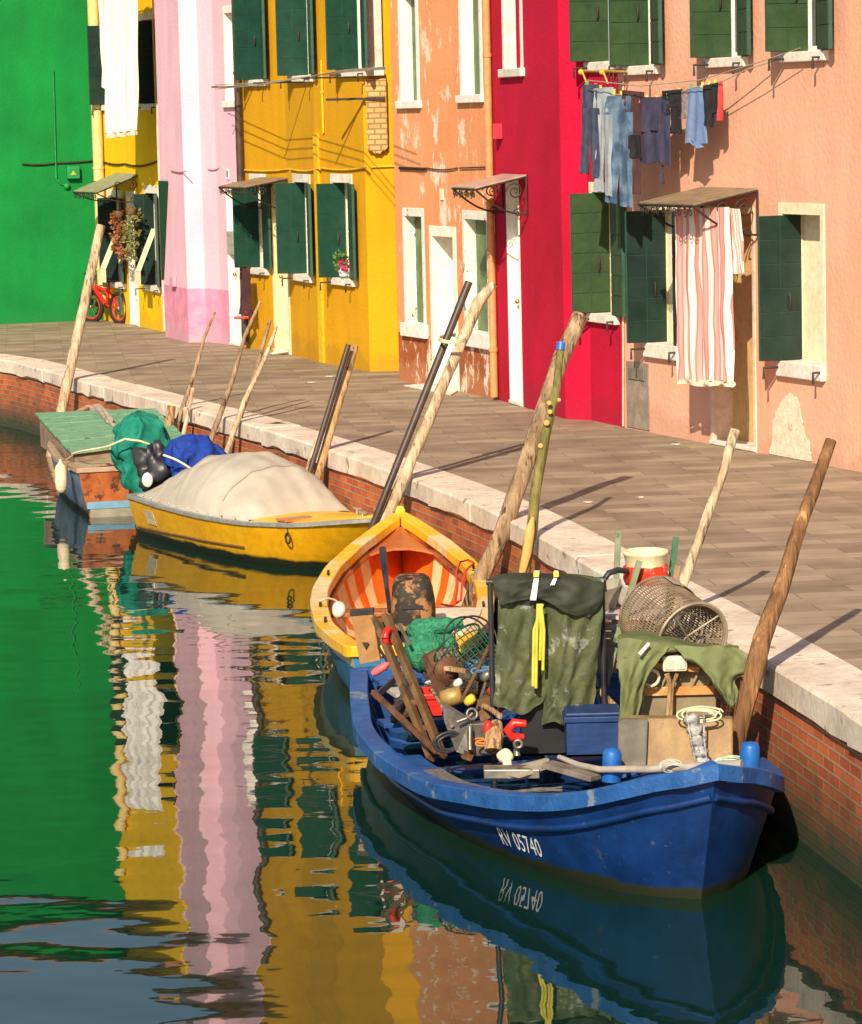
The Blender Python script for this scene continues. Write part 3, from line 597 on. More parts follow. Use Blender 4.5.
hd.window(3, 592.5, 40, 618, 62, zz=-1.2, left=True, right=True, shm=GSHUT2)
hd.finish()
# ---- salmon house
sA, sB = G(623.5, 427.5), G(815, 463.5); su = (sB-sA).normalized(); s_end = sA+su*9.0
hs = House('salmon_house', 'salmon pink house at the right with patched plaster near its base', None, plaster('salmon_plaster', (.80, .43, .30), (.73, .37, .25), patch=(.80, .50, .38), pth=.66), world=[sA, s_end])
hs.window(0, 648.5, 209.5, 676, 342, left=True, right=True, shm=BSHUT, inner=CREAM, wbars=False, reveal=CREAM, lint=.09, sillh=.14, outL=.26, rdir=V((.3, -.95, 0)), rlen=.3, sill_ext=.0)
hs.window(0, 783, 214, 821, 360, left=True, right=False, shm=BSHUT, inner=CREAM, wbars=False, reveal=CREAM, lint=.1, sillh=.14, outL=.26, sill_ext=.0)
da0, da1, dz1 = hs.door(0, 711, 212, 752, mat=M('tan_door', (.66, .42, .17), (.72, .48, .22), scale=2), frame=M('pinkish_frame', (.70, .50, .40), rough=.7), dep=.2, side=.05, lint=.06, panels=False)
for x0, x1, yb in ((632, 655, 66), (714, 742, 58), (790, 822, 52)): hs.window(0, x0, 30, x1, yb, zz=-1.25, left=True, right=True, shm=GSHUT2)
awning(hs, 0, 703, 187, 759, 188, out=.66, drop=.12, mat=AW_BRN)
A, B_, u, n = hs.fr(0)
a0, z1 = hs.sz(0, 629, 361); a1, z0 = hs.sz(0, 647, 432)
GREYM = M('grey_cement', (.24, .19, .15), (.34, .28, .22), scale=6, rough=.9, patch=(.42, .34, .27), pth=.6)
b = MB(); b.cell(hs.pt(0, a0-.05, .02, .002), u*(a1-a0+.12), n*.01, Z*(z1-.02)); go = b.build('meter_cupboard', GREYM, hs.t)
b = MB(); b.cell(hs.pt(0, a0+.03, .5, .013), u*(a1-a0-.04), n*.012, Z*(z1-.56)); b.build('metal_hatch', M('grey_hatch', (.20, .17, .15), (.28, .24, .2), rough=.5, metal=.2), go, bevel=.004)
pts = [(770, 463), (773, 430), (776, 412), (783, 398), (791, 393), (798, 398), (801, 413), (805, 432), (811, 450), (812, 470), (790, 464)]
b = MB(); P3 = []; rnp = random.Random(4)
for q_, (x, y) in enumerate(pts):
    a, z = hs.sz(0, x, y); a2, z2 = hs.sz(0, *pts[(q_+1) % len(pts)])
    for k in range(5):
        t = k/5; P3.append(hs.pt(0, a+(a2-a)*t+rnp.uniform(-.02, .02), max(z+(z2-z)*t+rnp.uniform(-.02, .02), .012), .002))
b.prism(P3, n*.006); b.build('bare_plaster_patch', M('bare_plaster', (.74, .62, .46), (.82, .72, .56), scale=8, rough=.95, patch=(.60, .44, .30), pth=.6, pscale=6, bump=.8), hs.t)
hs.cable(0, 625, 72, 625, 426, sag=0, r=.012, mat=M('pink_conduit', (.75, .4, .28)))
hs.finish()
# thin strip of mortar rubble along the foot of the salmon wall is part of the pavement joint
from mathutils import noise
# ================================================================== mooring posts
PW = dict(rough=.9, bump=1.0, bscale=5, stretch=(7, 7, 1.0), scale=1.6, dist=.035, grime=.5, gscale=4)
W_BLEACH = M('bleached_wood', (.44, .31, .19), (.70, .55, .38), patch=(.24, .14, .07), pth=.58, pscale=2.5, **PW)
W_GREY = M('grey_brown_wood', (.24, .155, .085), (.44, .30, .18), patch=(.11, .06, .03), pth=.57, pscale=2.5, **PW)
W_TAN = M('tan_barked_wood', (.36, .20, .09), (.56, .36, .18), patch=(.16, .08, .035), pth=.56, pscale=2.5, **PW)
W_GREEN = M('green_barked_wood', (.16, .14, .04), (.26, .22, .07), patch=(.40, .17, .04), pth=.66, pscale=2.0, **PW)
W_RED = M('reddish_barked_wood', (.16, .075, .03), (.34, .17, .07), patch=(.56, .32, .14), pth=.58, pscale=1.6, **PW)
PIPE_BK = M('dark_brown_pipe', (.045, .03, .025), (.07, .045, .038), rough=.45, bump=.1)
POSTG = 'mooring posts leaning in the canal along the quay'
def post(label, pts, mat, name='mooring_post', jit=.06, n=12, group=POSTG, wob=.5):
    """pts: (picture x, picture y, distance, width in picture) from the water up; the foot goes on into the mud"""
    P = [D(x, y, Y) for x, y, Y, w_ in pts]; r = [w_*Y/F/2 for x, y, Y, w_ in pts]
    d = (P[0]-P[1]).normalized(); t = (WZ-1.1-P[0].z)/d.z
    P = [P[0]+d*max(t, .2)]+P; r = [r[0]]+r
    Q = []; rr = []; rn = random.Random(len(label)*7+int(pts[0][0]))
    for i in range(len(P)-1):
        K = max(2, int((P[i+1]-P[i]).length/.14))
        for k in range(K):
            t = k/K; q = P[i].lerp(P[i+1], t)+V((rn.uniform(-1, 1), rn.uniform(-1, 1), 0))*r[i]*.12*wob; Q.append(q); rr.append((r[i]*(1-t)+r[i+1]*t)*(1+rn.uniform(-.05, .06)*wob*1.6))
    Q.append(P[-1]); rr.append(r[-1]*.97)
    b = MB(); b.tube(Q, rr, n, jit=jit); o = b.build(name, mat, origin=(Q[0].x, Q[0].y, WZ)); tag(o, label, 'post' if name != 'standing_pipe' else 'pipe', group); return o, Q, rr
post('thick pale bleached post in front of the green house wall, leaning right', [(50, 463, 39, 11), (62, 408, 39.2, 10.5), (101, 225, 39.6, 9)], W_BLEACH)
post('short thick brown stump beside the green boarded boat', [(167, 445, 34.9, 9), (171.5, 406, 35, 9)], W_TAN)
post('thin crooked grey pole in front of the pink house, leaning far right', [(157, 482, 35.0, 5), (177, 423, 35.1, 5), (194, 375, 35.3, 4.3), (204, 338, 35.4, 3.5), (215, 312, 35.5, 2.5)], W_GREY)
post('short pale straight stake just right of the brown stump', [(174, 475, 34.6, 5), (185, 427, 34.7, 4.5), (193, 388, 34.8, 4)], W_BLEACH)
post('tall thin brown pole right in front of the floral cloth', [(190, 497, 33.4, 6), (209, 444, 33.5, 6), (232, 382, 33.7, 5), (244, 338, 33.9, 4), (260, 302, 34.1, 3)], W_GREY)
post('thin peeled two-tone pole leaning against its shorter twin near the ochre house', [(212, 490, 32.9, 6.5), (227, 451, 33.0, 6), (244, 402, 33.2, 5), (264, 360, 33.4, 4.5), (277, 326, 33.6, 3)], W_BLEACH)
post('shorter brown pole of the crossing pair near the ochre house', [(212, 505, 33.3, 5), (235, 432, 33.5, 5), (252, 384, 33.7, 4.5), (263, 345, 33.9, 4), (270, 320, 34.0, 3.5)], W_GREY)
post('thick tan post with a dark pipe tied along it behind the yellow boat', [(303, 525, 30.0, 10), (318, 474, 30.15, 9.5), (338, 405, 30.3, 8.5), (355, 346, 30.45, 7.5)], W_TAN)
post('short pale stake at the foot of the tan post', [(297, 505, 30.5, 5), (308, 468, 30.6, 5), (318, 436, 30.7, 4)], W_BLEACH)
post('thin dark brown pipe standing along the tan post behind the yellow boat', [(296, 520, 29.95, 5.5), (311, 468, 30.05, 5.5), (348.5, 344.5, 30.3, 5.5)], PIPE_BK, 'standing_pipe', jit=0, wob=0, group='dark pipes tied to posts')
o_, Q_, r_ = post('pale bleached crooked post tied to a long dark pipe before the orange house', [(356, 588, 27.4, 13), (386, 521, 27.4, 13), (425, 428, 27.5, 11.5), (459, 348, 27.7, 11), (478, 302, 27.8, 11.5), (493, 284, 27.85, 10)], W_BLEACH)
post('long straight dark brown pipe tied to the pale bleached post', [(344, 598, 27.3, 7), (383, 500, 27.35, 7.5), (469, 282, 27.8, 8)], PIPE_BK, 'standing_pipe', jit=0, wob=0, group='dark pipes tied to posts')
CORD = M('pale_cord', (.70, .58, .36), (.80, .68, .46), rough=.8)
b = MB()
for k in range(3):
    c = D(453+k*4.5, 338+k*2.2+(k % 2), 27.45); 
cpts = [D(447+13*math.cos(t)+5, 337+4*math.sin(t)+(t*.25), 27.62-.16*math.sin(t)) for t in [q*.35 for q in range(38)]]
b.tube(cpts, .010, 5); tag(b.build('cord_lashing', CORD, origin=cpts[0]), 'pale cord wound round the dark pipe and the bleached post', 'cord')
post('very thick bark brown post leaning in front of the crimson house', [(464, 623, 24.5, 19), (484, 570, 24.5, 18), (501, 536, 24.5, 17.5), (522, 476, 24.6, 17), (546, 403, 24.75, 16.5), (562, 355, 24.9, 16), (581, 315, 25.0, 17)], W_GREY, jit=.09)
o_, Q_, r_ = post('thin green barked branch post with a blue band at its tip', [(519, 607, 23.4, 13), (524, 570, 23.4, 13), (532, 527, 23.45, 11), (536, 488, 23.5, 10), (546, 433, 23.55, 9.5), (556, 391, 23.6, 8.5), (561, 343, 23.7, 7.5)], W_GREEN, jit=.07)
O_ = ORG[o_.name]; d = (Q_[-1]-Q_[-2]).normalized()
def part_of(o, b, name, mat):                  # a part under a one-mesh thing
    return b.build(name, mat, o)
b = MB(); b.tube([Q_[-1]-d*.055, Q_[-1]+d*.004], r_[-1]*1.25, 12); part_of(o_, b, 'blue_band', M('blue_tape', (.02, .12, .5), rough=.4))
rn = random.Random(5)
for (x, y, s_) in ((549, 403, 1), (550, 412, .9), (546.5, 423, 1.2), (540.5, 446, 1.1), (559, 400, .8)):
    b = MB(); c = D(x, y, 23.5); b.lathe(c, [(0, -.012), (.016*s_, -.008), (.02*s_, 0), (.012*s_, .006), (0, .004)], 9, ax=V((-.3, -1, .1))); part_of(o_, b, 'cut_knot', M('fresh_cut_wood' , (.66, .30, .08), (.76, .42, .14), rough=.8) if s_ == 1 else bpy.data.materials['fresh_cut_wood'])
b = MB(); PQ = [D(x, y, 23.36) for x, y in ((522, 575), (527, 552), (530.5, 530), (533, 517))]; b.tube(PQ, [.026, .040, .036, .012], 9, jit=.15); part_of(o_, b, 'peeled_patch', bpy.data.materials['fresh_cut_wood'])
post('slim pale grey post before the meter cupboard, leaning right with a ragged tip', [(639, 706, 19.5, 11), (681, 588, 19.5, 11), (700, 536, 19.55, 10), (722, 476, 19.65, 9), (735, 430, 19.75, 11)], W_BLEACH, jit=.1)
post('thick reddish brown crooked post at the right of the blue boat', [(722, 795, 17.3, 18), (735, 747, 17.3, 17), (745, 705, 17.33, 19), (757, 662, 17.36, 21), (762, 639, 17.4, 19), (779, 595, 17.5, 16), (795, 540, 17.6, 15), (812, 495, 17.7, 13), (831, 440, 17.8, 12)], W_RED, jit=.09)
# ================================================================== boats
def interp(T, t):
    if t <= T[0][0]: return T[0][1]
    for (a, x), (b_, y) in zip(T, T[1:]):
        if t <= b_:
            k = (t-a)/(b_-a); return x+(y-x)*k
    return T[-1][1]
def interps(T, t, h=.05): return sum(interp(T, min(max(t+k*h, 0), 1) if 0 < t < 1 else t) for k in (-1, -.5, 0, .5, 1))/5
class Hull:
    def __init__(s, O, bow, w, sh, draft=.25, rake=.5, zf=.08, th=.035, N=34, flare=(.62, .84, .92, .97, 1)):
        s.O = V((O[0], O[1], WZ)); e = V((bow[0], bow[1], WZ))-s.O; s.L = e.length; s.a = e.normalized(); s.b = V((s.a.y, -s.a.x, 0))
        s.w = w; s.sh = sh; s.dr = draft; s.rk = rake; s.zf = zf; s.th = th; s.N = N; s.fl = flare
    def W(s, t): return max(interps(s.w, t, .03), 0) if t < 1 else 0
    def S(s, t): return interps(s.sh, t, .04)
    def loc(s, x, y, z): return s.O+s.a*x+s.b*y+Z*z
    def prof(s, t, inner=False):
        w, S, dr = s.W(t), s.S(t), s.dr*(1-.5*t**3); f = s.fl
        if inner:
            w = max(w-s.th, 0); return [(0, s.zf), (f[0]*w*.95, s.zf), (f[1]*w*.97, s.zf+.05), (f[2]*w, s.zf+(S-s.zf)*.35), (f[3]*w, s.zf+(S-s.zf)*.7), (w, S-.005)]
        return [(0, -dr), (f[0]*w, -dr*.75), (f[1]*w, -dr*.15), (f[2]*w, S*.35), (f[3]*w, S*.68), (w, S)]
    def X(s, t, z):
        S = s.S(t); k = 1-(z+s.dr)/(S+s.dr); return s.L*t-s.rk*max(k, 0)*t**4
    def row(s, t, inner=False):
        p = s.prof(t, inner); r = [s.loc(s.X(t, z)-(s.th*1.5 if inner and t > .9 else 0)+(s.th if inner and t == 0 else 0), y, z) for y, z in reversed(p)]; l = [s.loc(s.X(t, z)-(s.th*1.5 if inner and t > .9 else 0)+(s.th if inner and t == 0 else 0), -y, z) for y, z in p[1:]]
        return r+l
    def surf(s, t, side, h):
        """point of the outer skin at height h above the water"""
        p = s.prof(t)
        for (y0, z0), (y1, z1) in zip(p, p[1:]):
            if z0 <= h <= z1: k = (h-z0)/(z1-z0); return s.loc(s.X(t, h), side*(y0+(y1-y0)*k), h)
        return s.loc(s.X(t, h), side*p[-1][0], h)
    def build(s, root, mo, mi, rows=None, inner_mat=None, name='hull', transom=0):
        T = [k/s.N for k in range(s.N+1)]; b = MB()
        g = [s.row(t) for t in T]; m = len(g[0]); P = [p for r in g for p in r]
        fs, ms = [], []
        for i in range(s.N):
            for j in range(m-1):
                fs.append((i*m+j, (i+1)*m+j, (i+1)*m+j+1, i*m+j+1)); k = min(j, m-2-j); ms.append(rows[k] if rows else 0)
        uv = [(T[i]*s.L, p.z) for i in range(len(T)) for p in g[i]]
        b.add(P, fs, ms, True, uv)
        b.add(g[0], [tuple(range(m))], transom)
        b.build(name, mo, root)
        g2 = [s.row(t, True) for t in T]; b = MB(); P = [p for r in g2 for p in r]
        fs, ms = [], []
        for i in range(s.N):
            for j in range(m-1): fs.append((i*m+j, i*m+j+1, (i+1)*m+j+1, (i+1)*m+j)); ms.append(inner_mat(i/s.N, min(j, m-2-j)) if inner_mat else 0)
        b.add(P, fs, ms, True, [(T[i]*s.L, p.z) for i in range(len(T)) for p in g2[i]]); b.add(g2[0], [tuple(reversed(range(m)))], 0)
        b.build('lining', mi, root)
    def rail(s, root, mat, wi=.08, wo=.02, h=.045, up=.015, t1=1.0, name='gunwale', transom=True):
        """one continuous gunwale: stern corner, round the bow and back"""
        N_ = s.N*2; side = []
        for sg in (1, -1):
            L_ = [s.loc(s.X(k/N_, s.S(k/N_)), sg*s.W(k/N_), s.S(k/N_)) for k in range(N_+1)]; side.append(L_)
        path = side[0]+list(reversed(side[1][:-1])); n_ = len(path); vs = []
        for i, p in enumerate(path):
            t = (path[min(i+1, n_-1)]-path[max(i-1, 0)]); t.z = 0; t.normalize(); o = V((t.y, -t.x, 0))
            c = (p-s.O).dot(s.b); 
            if o.dot(s.b*(1 if i < n_//2 else -1)) < 0 and abs(i-n_//2) > 3: o = -o
            if abs(i-n_//2) <= 3: o = s.a*(.6 if i == n_//2 else .3)+s.b*(.8 if i < n_//2 else -.8 if i > n_//2 else 0); o.normalize()
            q_in = p-o*wi; cc = (q_in-s.O).dot(s.b)
            if i < n_//2 and cc < 0: q_in -= s.b*cc
            if i > n_//2 and cc > 0: q_in -= s.b*cc
            q_out = p+o*wo
            vs += [q_out+Z*(up-h), q_out+Z*(up-.006), q_out-o*.008+Z*up, q_in+o*.006+Z*up, q_in+Z*(up-.008), q_in+Z*(up-h)]
        b = MB(); b.add(vs, [(i*6+j, i*6+(j+1) % 6, (i+1)*6+(j+1) % 6, (i+1)*6+j) for i in range(n_-1) for j in range(6)]+[tuple(range(6)), tuple(range(n_*6-1, n_*6-7, -1))], 0, False)
        ro = b.build(name, mat, root)
        if transom:
            b = MB(); w = s.W(0); S = s.S(0); b.cell(s.loc(-wo, -w+.0, S+up-h+.002), s.a*(wi+wo)*.8, s.b*2*w, Z*(h)); b.build('transom_cap', mat, root, bevel=.006)
        return ro
    def deck(s, root, mat, t0, t1, dz=-.02, crown=.03, inset=.03, name='foredeck', th=.02):
        g = []
        for k in range(9):
            t = t0+(t1-t0)*k/8; w = max(s.W(t)-inset, 0); g.append([s.loc(s.X(t, s.S(t))-.02, w*v, s.S(t)+dz+crown*(1-v*v)) for v in (-1, -.6, -.2, .2, .6, 1)])
        b = MB(); b.sheet(g, -Z*th); return b.build(name, mat, root)
    def thwart(s, root, mat, t, width=.22, dz=-.1, th=.03, name='thwart'):
        w = s.W(t)*.91-s.th-.01; b = MB(); b.cell(s.loc(s.L*t, -w, s.S(t)+dz), s.a*width, s.b*2*w, Z*th); return b.build(name, mat, root, bevel=.004)
    def ribs(s, root, mat, ts, name='rib'):
        for t in ts:
            p = s.prof(t, True); b = MB()
            pts = [s.loc(s.X(t, z), y*.97, z+.008) for y, z in reversed(p)]+[s.loc(s.X(t, z), -y*.97, z+.008) for y, z in p[1:]]
            b.tube(pts, .018, 6, smooth=False); b.build(name, mat, root)
def sag(p, q, s_=.1, n=14): return [V(p).lerp(V(q), k/n)-Z*s_*math.sin(math.pi*k/n) for k in range(n+1)]
YB = M('yellow_gelcoat', (.70, .34, .005), (.76, .40, .008), wline=.07, scale=2.5, rough=.32, bump=.05, bscale=6, patch=(.50, .32, .06), pth=.70, pscale=6)
YBIN = M('yellow_deck_paint', (.72, .42, .03), (.78, .50, .06), scale=3, rough=.5, patch=(.55, .38, .12), pth=.66, pscale=5)
SLIME = M('waterline_growth', (.09, .08, .05), (.20, .17, .10), rough=.8, scale=9, bump=.5)
ALU = M('aluminium_trim', (.55, .53, .50), (.68, .66, .62), rough=.35, metal=.7)
# ---- yellow motor boat under a canvas cover
yh = Hull((-2.47, 31.45), (-.41, 27.88), [(0, .58), (.2, .65), (.45, .69), (.65, .62), (.8, .47), (.92, .25), (1, 0)], [(0, .40), (.3, .38), (.6, .38), (.8, .42), (1, .52)], draft=.18, rake=1.0, zf=.12, flare=(.55, .80, .88, .95, 1))
yt = thing('motor_boat', 'yellow motor boat with a grey canvas hood, moored behind the striped boat', 'boat', yh.O)
yh.build(yt, [YB, SLIME], [YBIN], rows=[0, 0, 0, 1, 1])
yh.rail(yt, ALU, wi=.05, wo=.012, h=.035, up=.012)
yh.deck(yt, YBIN, .60, 1.0, dz=-.012, crown=.05, inset=.045)
# canvas hood
g = []; t0, t1 = .03, .61; rn = random.Random(2)
for k in range(65):
    q = k/64; t = t0+(t1-t0)*q; w = yh.W(t)-.035-.10*max(0, q-.75)*2; S = yh.S(t)
    hh = .50*math.sin(min(q/.62, 1)*math.pi/2)**.85 if q < .62 else .50*math.cos((q-.62)/.38*math.pi/2)**.62
    row = []
    for j in range(41):
        v = -1+2*j/40; a_ = abs(v)
        z = S+.02+hh*(1-a_**2.3)**.8 if a_ < 1 else S-.02
        wr = .006*math.sin(q*34+v*4)*(1-a_)+.006*math.sin(v*17+q*9)+.014*(1-abs(math.sin(q*13+a_*5)))**3*min(1, q*2)*a_+.010*noise.noise(V((q*3, v*2.2, 1.5)))*(1-a_**4)
        ridge = .020*math.exp(-((q-.36-.10*v*v)/.012)**2)+.016*math.exp(-((q-.18-.05*v*v)/.010)**2)+.014*math.exp(-((q-.82)/.012)**2)+.015*math.exp(-((q-.62)/.018)**2)
        row.append(yh.loc(yh.L*t, w*v*(1-.03*(1-a_)), z+(wr+ridge)*(1 if a_ < .98 else .2)))
    g.append(row)
b = MB(); b.sheet(g, Z*-.008)
CANV = M('grey_canvas', (.38, .34, .285), (.47, .42, .355), scale=1.5, rough=.85, bump=.15, bscale=30, grime=.12, gscale=3)
co_ = b.build('canvas_hood', CANV, yt)
for q0 in (12, 24, 52):                           # sewn seams over the hood
    b = MB(); b.tube([p+Z*.004 for p in g[q0][2:-2]], .006, 5); b.build('seam', M('seam_tape', (.26, .23, .19), rough=.8) if q0 == 12 else bpy.data.materials['seam_tape'], co_)
for k in range(11):
    t = .08+.055*k; b = MB(); b.blob(yh.loc(yh.L*t, yh.W(t)-.03 if False else (yh.W(t)-.045), yh.S(t)+.035), .012, .012, .01, nz=0, n=8, m=5); b.build('snap_fastener', ALU, co_)
b = MB(); pts = [yh.surf(.02+.60*k/30, 1, .09+.02*math.sin(k*.1)+.05*(k/30)**2)+yh.b*.004 for k in range(31)]
b.tube(pts, .012, 6); b.build('rubbing_strake', M('dark_strake', (.10, .06, .02), (.16, .09, .03), rough=.6), yt)
b = MB(); p0 = [yh.surf(.10, 1, .30), yh.surf(.155, 1, .30), yh.surf(.155, 1, .16), yh.surf(.10, 1, .16)]; b.prism([q+yh.b*.004 for q in p0], yh.b*.006); b.build('maker_plate', M('worn_plate', (.45, .38, .25), (.6, .52, .38), rough=.5, scale=30), yt)
b = MB(); b.prism([D(323, 507, 28.6), D(342, 506.5, 28.6), D(342, 516.5, 28.5), D(323, 517, 28.5)], V((0, .02, .004))) if False else b.cell(yh.loc(yh.L*.70, .10, yh.S(.7)+.02), yh.a*.20, yh.b*.34, Z*.02); b.build('wooden_hatch_board', M('varnished_board', (.42, .16, .04), (.52, .22, .06), rough=.4), yt, bevel=.004)
b = MB(); c = yh.surf(.79, 1, .32)+yh.b*.02; b.ring(c-Z*.03, yh.b, .045, .009); b.tube([c, c+Z*.11], .006, 5); b.build('mooring_ring', IRON, yt)
for (t, y) in ((.93, .06), (.86, -.26), (.72, -.36)):
    b = MB(); c = yh.loc(yh.L*t, y, yh.S(t)+.035); b.tube([c-yh.a*.06+Z*.035, c-yh.a*.03+Z*.03, c+yh.a*.03+Z*.03, c+yh.a*.06+Z*.035], .011, 6); b.tube([c-Z*.02, c+Z*.03], .012, 6); b.build('cleat', ALU, yt)
TARPB = M('blue_tarpaulin', (.010, .035, .24), (.015, .055, .33), spec=.2, rough=.75, bump=.5, bscale=12)
TARPG = M('teal_tarpaulin', (.008, .16, .115), (.014, .22, .16), spec=.2, rough=.75, bump=.5, bscale=12)
BLACKM = M('black_plastic', (.018, .018, .022), (.04, .04, .05), rough=.4)
def crump(q, seed, amp, sc=5.0):
    """crumple: ridged noise pushes the sheet into creases"""
    p = V((q.x*sc+seed*7.3, q.y*sc-seed*2.1, q.z*sc*.8)); r = lambda o: (1-2*abs(noise.noise(p+V((o, 0, 0)))))*.6+(1-2*abs(noise.noise(p*2.3+V((0, o, 9)))))*.4
    return V((r(3), r(17), r(31)*.6))*amp
def tarp(mb, c, rx, ry, rz, seed, rot=None, skirt=.35, n=72, m=40):
    rn = random.Random(seed); ph = [rn.uniform(0, 6) for _ in range(12)]; vs = []; rot = rot or Matrix.Identity(3)
    for i in range(m+1):
        v = i/m; th = min(v/.5, 1)*math.pi/2; low = max(0, (v-.5)/.5)
        for k in range(n):
            a = 2*math.pi*k/n; cs, sn = math.cos(a), math.sin(a); e = .8
            cx = math.copysign(abs(cs)**e, cs); sy = math.copysign(abs(sn)**e, sn)
            fold = abs(math.sin(a*4.5+ph[0]+v*2))-.5
            f = math.sin(th)*(1-.28*low+.05*math.sin(a*2+ph[6]))*(1+(.05+.10*low)*fold+(.03+.05*low)*math.sin(a*9+ph[1]+v*5)+.04*math.sin(a*3+v*9+ph[2]))
            z = rz*math.cos(th)*(1+.18*math.sin(a+ph[7])*math.sin(th))-skirt*low*(1+.22*math.sin(a*2+ph[3])+.12*math.sin(a*6+ph[4]))+.03*math.sin(a*3+v*13+ph[5])*math.sin(th)+.025*math.sin(a*7-v*9)*math.sin(th)
            q = V((rx*f*cx, ry*f*sy, z)); vs.append(V(c)+rot @ q+crump(q, seed, .085, 3.6))
    mb.add(vs, [(i*n+k, i*n+(k+1) % n, (i+1)*n+(k+1) % n, (i+1)*n+k) for i in range(m) for k in range(n)], 0, True)
def outboard(root, c, d, cover=None, cs=(.2, .3, .24), seed=1, skirt=.2, scale=1.0, tilt=0.0, at=None):
    """motor hung on the transom at c (top of the transom), pointing d (away from the boat)"""
    b = MB(); b.tube([c+d*.10+Z*.05, c+d*.14-Z*.25, c+d*.16-Z*.62], [.075*scale, .06*scale, .05*scale], 10)
    b.blob(c+d*.16-Z*.64, .05, .16, .05, nz=.05); mo = b.build('outboard_motor', BLACKM, root)
    b = MB(); b.cell(c-d*.05-Z*.16+d.cross(Z)*-.09, d*.16, d.cross(Z)*.18, Z*.2); b.build('clamp_bracket', BLACKM, mo, bevel=.01)
    if cover:
        rot = Matrix.Rotation(math.atan2(d.y, d.x)-math.pi/2, 3, 'Z') @ Matrix.Rotation(tilt, 3, 'X')
        b = MB(); tarp(b, at if at is not None else c+d*.06+Z*.1, cs[0], cs[1], cs[2], seed, rot, skirt); b.build('tarpaulin_cover', cover, mo)
    return mo
c = yh.loc(-.02, 0, .45)
om = outboard(yt, c, -yh.a, TARPB, (.30, .30, .24), 4, skirt=.16, at=D(190, 463, 31.75))
b = MB(); p = D(165, 457, 31.6); b.tube([D(163+k*5.0, 455+k*2.6-2*math.sin(k*.5), 31.35) for k in range(9)], .012, 5); b.build('tie_cord', CORD, om)
# ---- green boarded boat
gh = Hull((-3.00, 32.82), (-4.02, 37.7), [(0, .62), (.3, .70), (.55, .68), (.75, .52), (.9, .26), (1, 0)], [(0, .50), (.3, .46), (.6, .5), (1, .72)], draft=.15, rake=.5, zf=.1)
gt = thing('workboat', 'old wooden workboat covered with faded green boards, at the far left', 'boat', gh.O)
BLHULL = M('faded_blue_paint', (.09, .14, .22), (.17, .24, .33), rough=.6, wline=.05, patch=(.28, .16, .08), pth=.62, pscale=5)
VARN = M('weathered_varnish', (.26, .055, .014), (.42, .12, .03), rough=.4, scale=5, patch=(.09, .03, .015), pth=.56, pscale=4)
LBLUE = M('light_blue_trim', (.12, .28, .42), (.18, .36, .50), rough=.6)
gh.build(gt, [BLHULL, SLIME, VARN], [VARN], rows=[0, 0, 0, 1, 1], transom=2)
gh.rail(gt, M('worn_rail', (.36, .22, .14), (.48, .34, .24), rough=.6, scale=9), wi=.06, wo=.02, h=.05)
b = MB(); b.cell(gh.loc(-.03, -.55, .09), gh.a*.03, gh.b*1.1, Z*.07); b.build('transom_trim', LBLUE, gt)
b = MB(); b.cell(gh.loc(-.026, -.52, .0), gh.a*.026, gh.b*1.04, Z*.085); b.build('transom_sill', M('pale_trim', (.24, .22, .17), rough=.7), gt)
GBRD = M('faded_green_boards', (.11, .27, .16), (.20, .38, .24), scale=5, rough=.8, bump=.7, bscale=30, stretch=(1, 4, 1), patch=(.34, .42, .30), pth=.60, pscale=8, patch2=(.05, .12, .07), p2th=.6, p2scale=5)
# roof of boards: sloping up towards the bow
CL, CR_, BL, BR_ = D(72, 453.5, 33.8), D(187, 438, 34.2), D(35, 413, 36.3), D(155, 408.5, 36.0)
nb = 7
for k in range(nb):
    e0, e1 = k/nb+.006, (k+1)/nb-.006
    q = [CL.lerp(BL, e0), CR_.lerp(BR_, e0), CR_.lerp(BR_, e1), CL.lerp(BL, e1)]
    b = MB(); rn = random.Random(k); off = Z*rn.uniform(-.006, .008); b.prism([p+off for p in q], -Z*.022); b.build('deck_board', GBRD, gt)
b = MB(); dn = Z*-.03
for A1, B1 in ((CL, CR_), (CR_, BR_), (BR_, BL), (BL, CL)):
    P4 = [A1.lerp(B1, 0)+dn, B1+dn, B1*1.0, A1*1.0]; ctr = (CL+CR_+BL+BR_)/4
    A2, B2 = A1.lerp(ctr, .06), B1.lerp(ctr, .06); zb = WZ+.40
    b.add([A2+dn, B2+dn, V((B2.x, B2.y, zb)), V((A2.x, A2.y, zb))], [(0, 1, 2, 3)])
b.build('cabin_side', M('brown_cabin_side', (.22, .15, .10), (.34, .24, .16), rough=.6, scale=7), gt)
b = MB(); b.cell(CL.lerp(CR_, .02)+V((-.02, -.62, -.12)), (CR_-CL)*.95, V((.0, .5, .02)), Z*.02); b.build('stern_hatch', M('metallic_brown', (.30, .20, .12), (.44, .34, .24), rough=.4, scale=5), gt)
om = outboard(gt, gh.loc(-.02, .04, .52), -gh.a, TARPG, (.29, .31, .33), 9, skirt=.40, at=D(137, 448, 32.4))
b = MB(); b.tube([D(72, 454, 33.7)]+[D(76+k*5.5, 452-k*.9, 33.2-.04*k) for k in range(1, 6)]+[D(109, 446, 32.0), D(125, 439, 31.95), D(140, 441, 31.95), D(160, 448, 32.05), D(170, 452, 32.3)], .011, 5); b.build('tie_cord', CORD, om)
b = MB(); b.blob(D(150, 473, 31.95), .17, .14, .22, nz=.45, seed=3, n=30, m=20); b.v = [p+crump(p, 3, .05, 7) for p in b.v]; b.build('black_engine_bag', BLACKM, om)
b = MB(); b.blob(D(147.5, 480, 31.75), .055, .03, .075, nz=.1); b.build('propeller_hub', M('white_plastic', (.70, .64, .54), rough=.5), om)
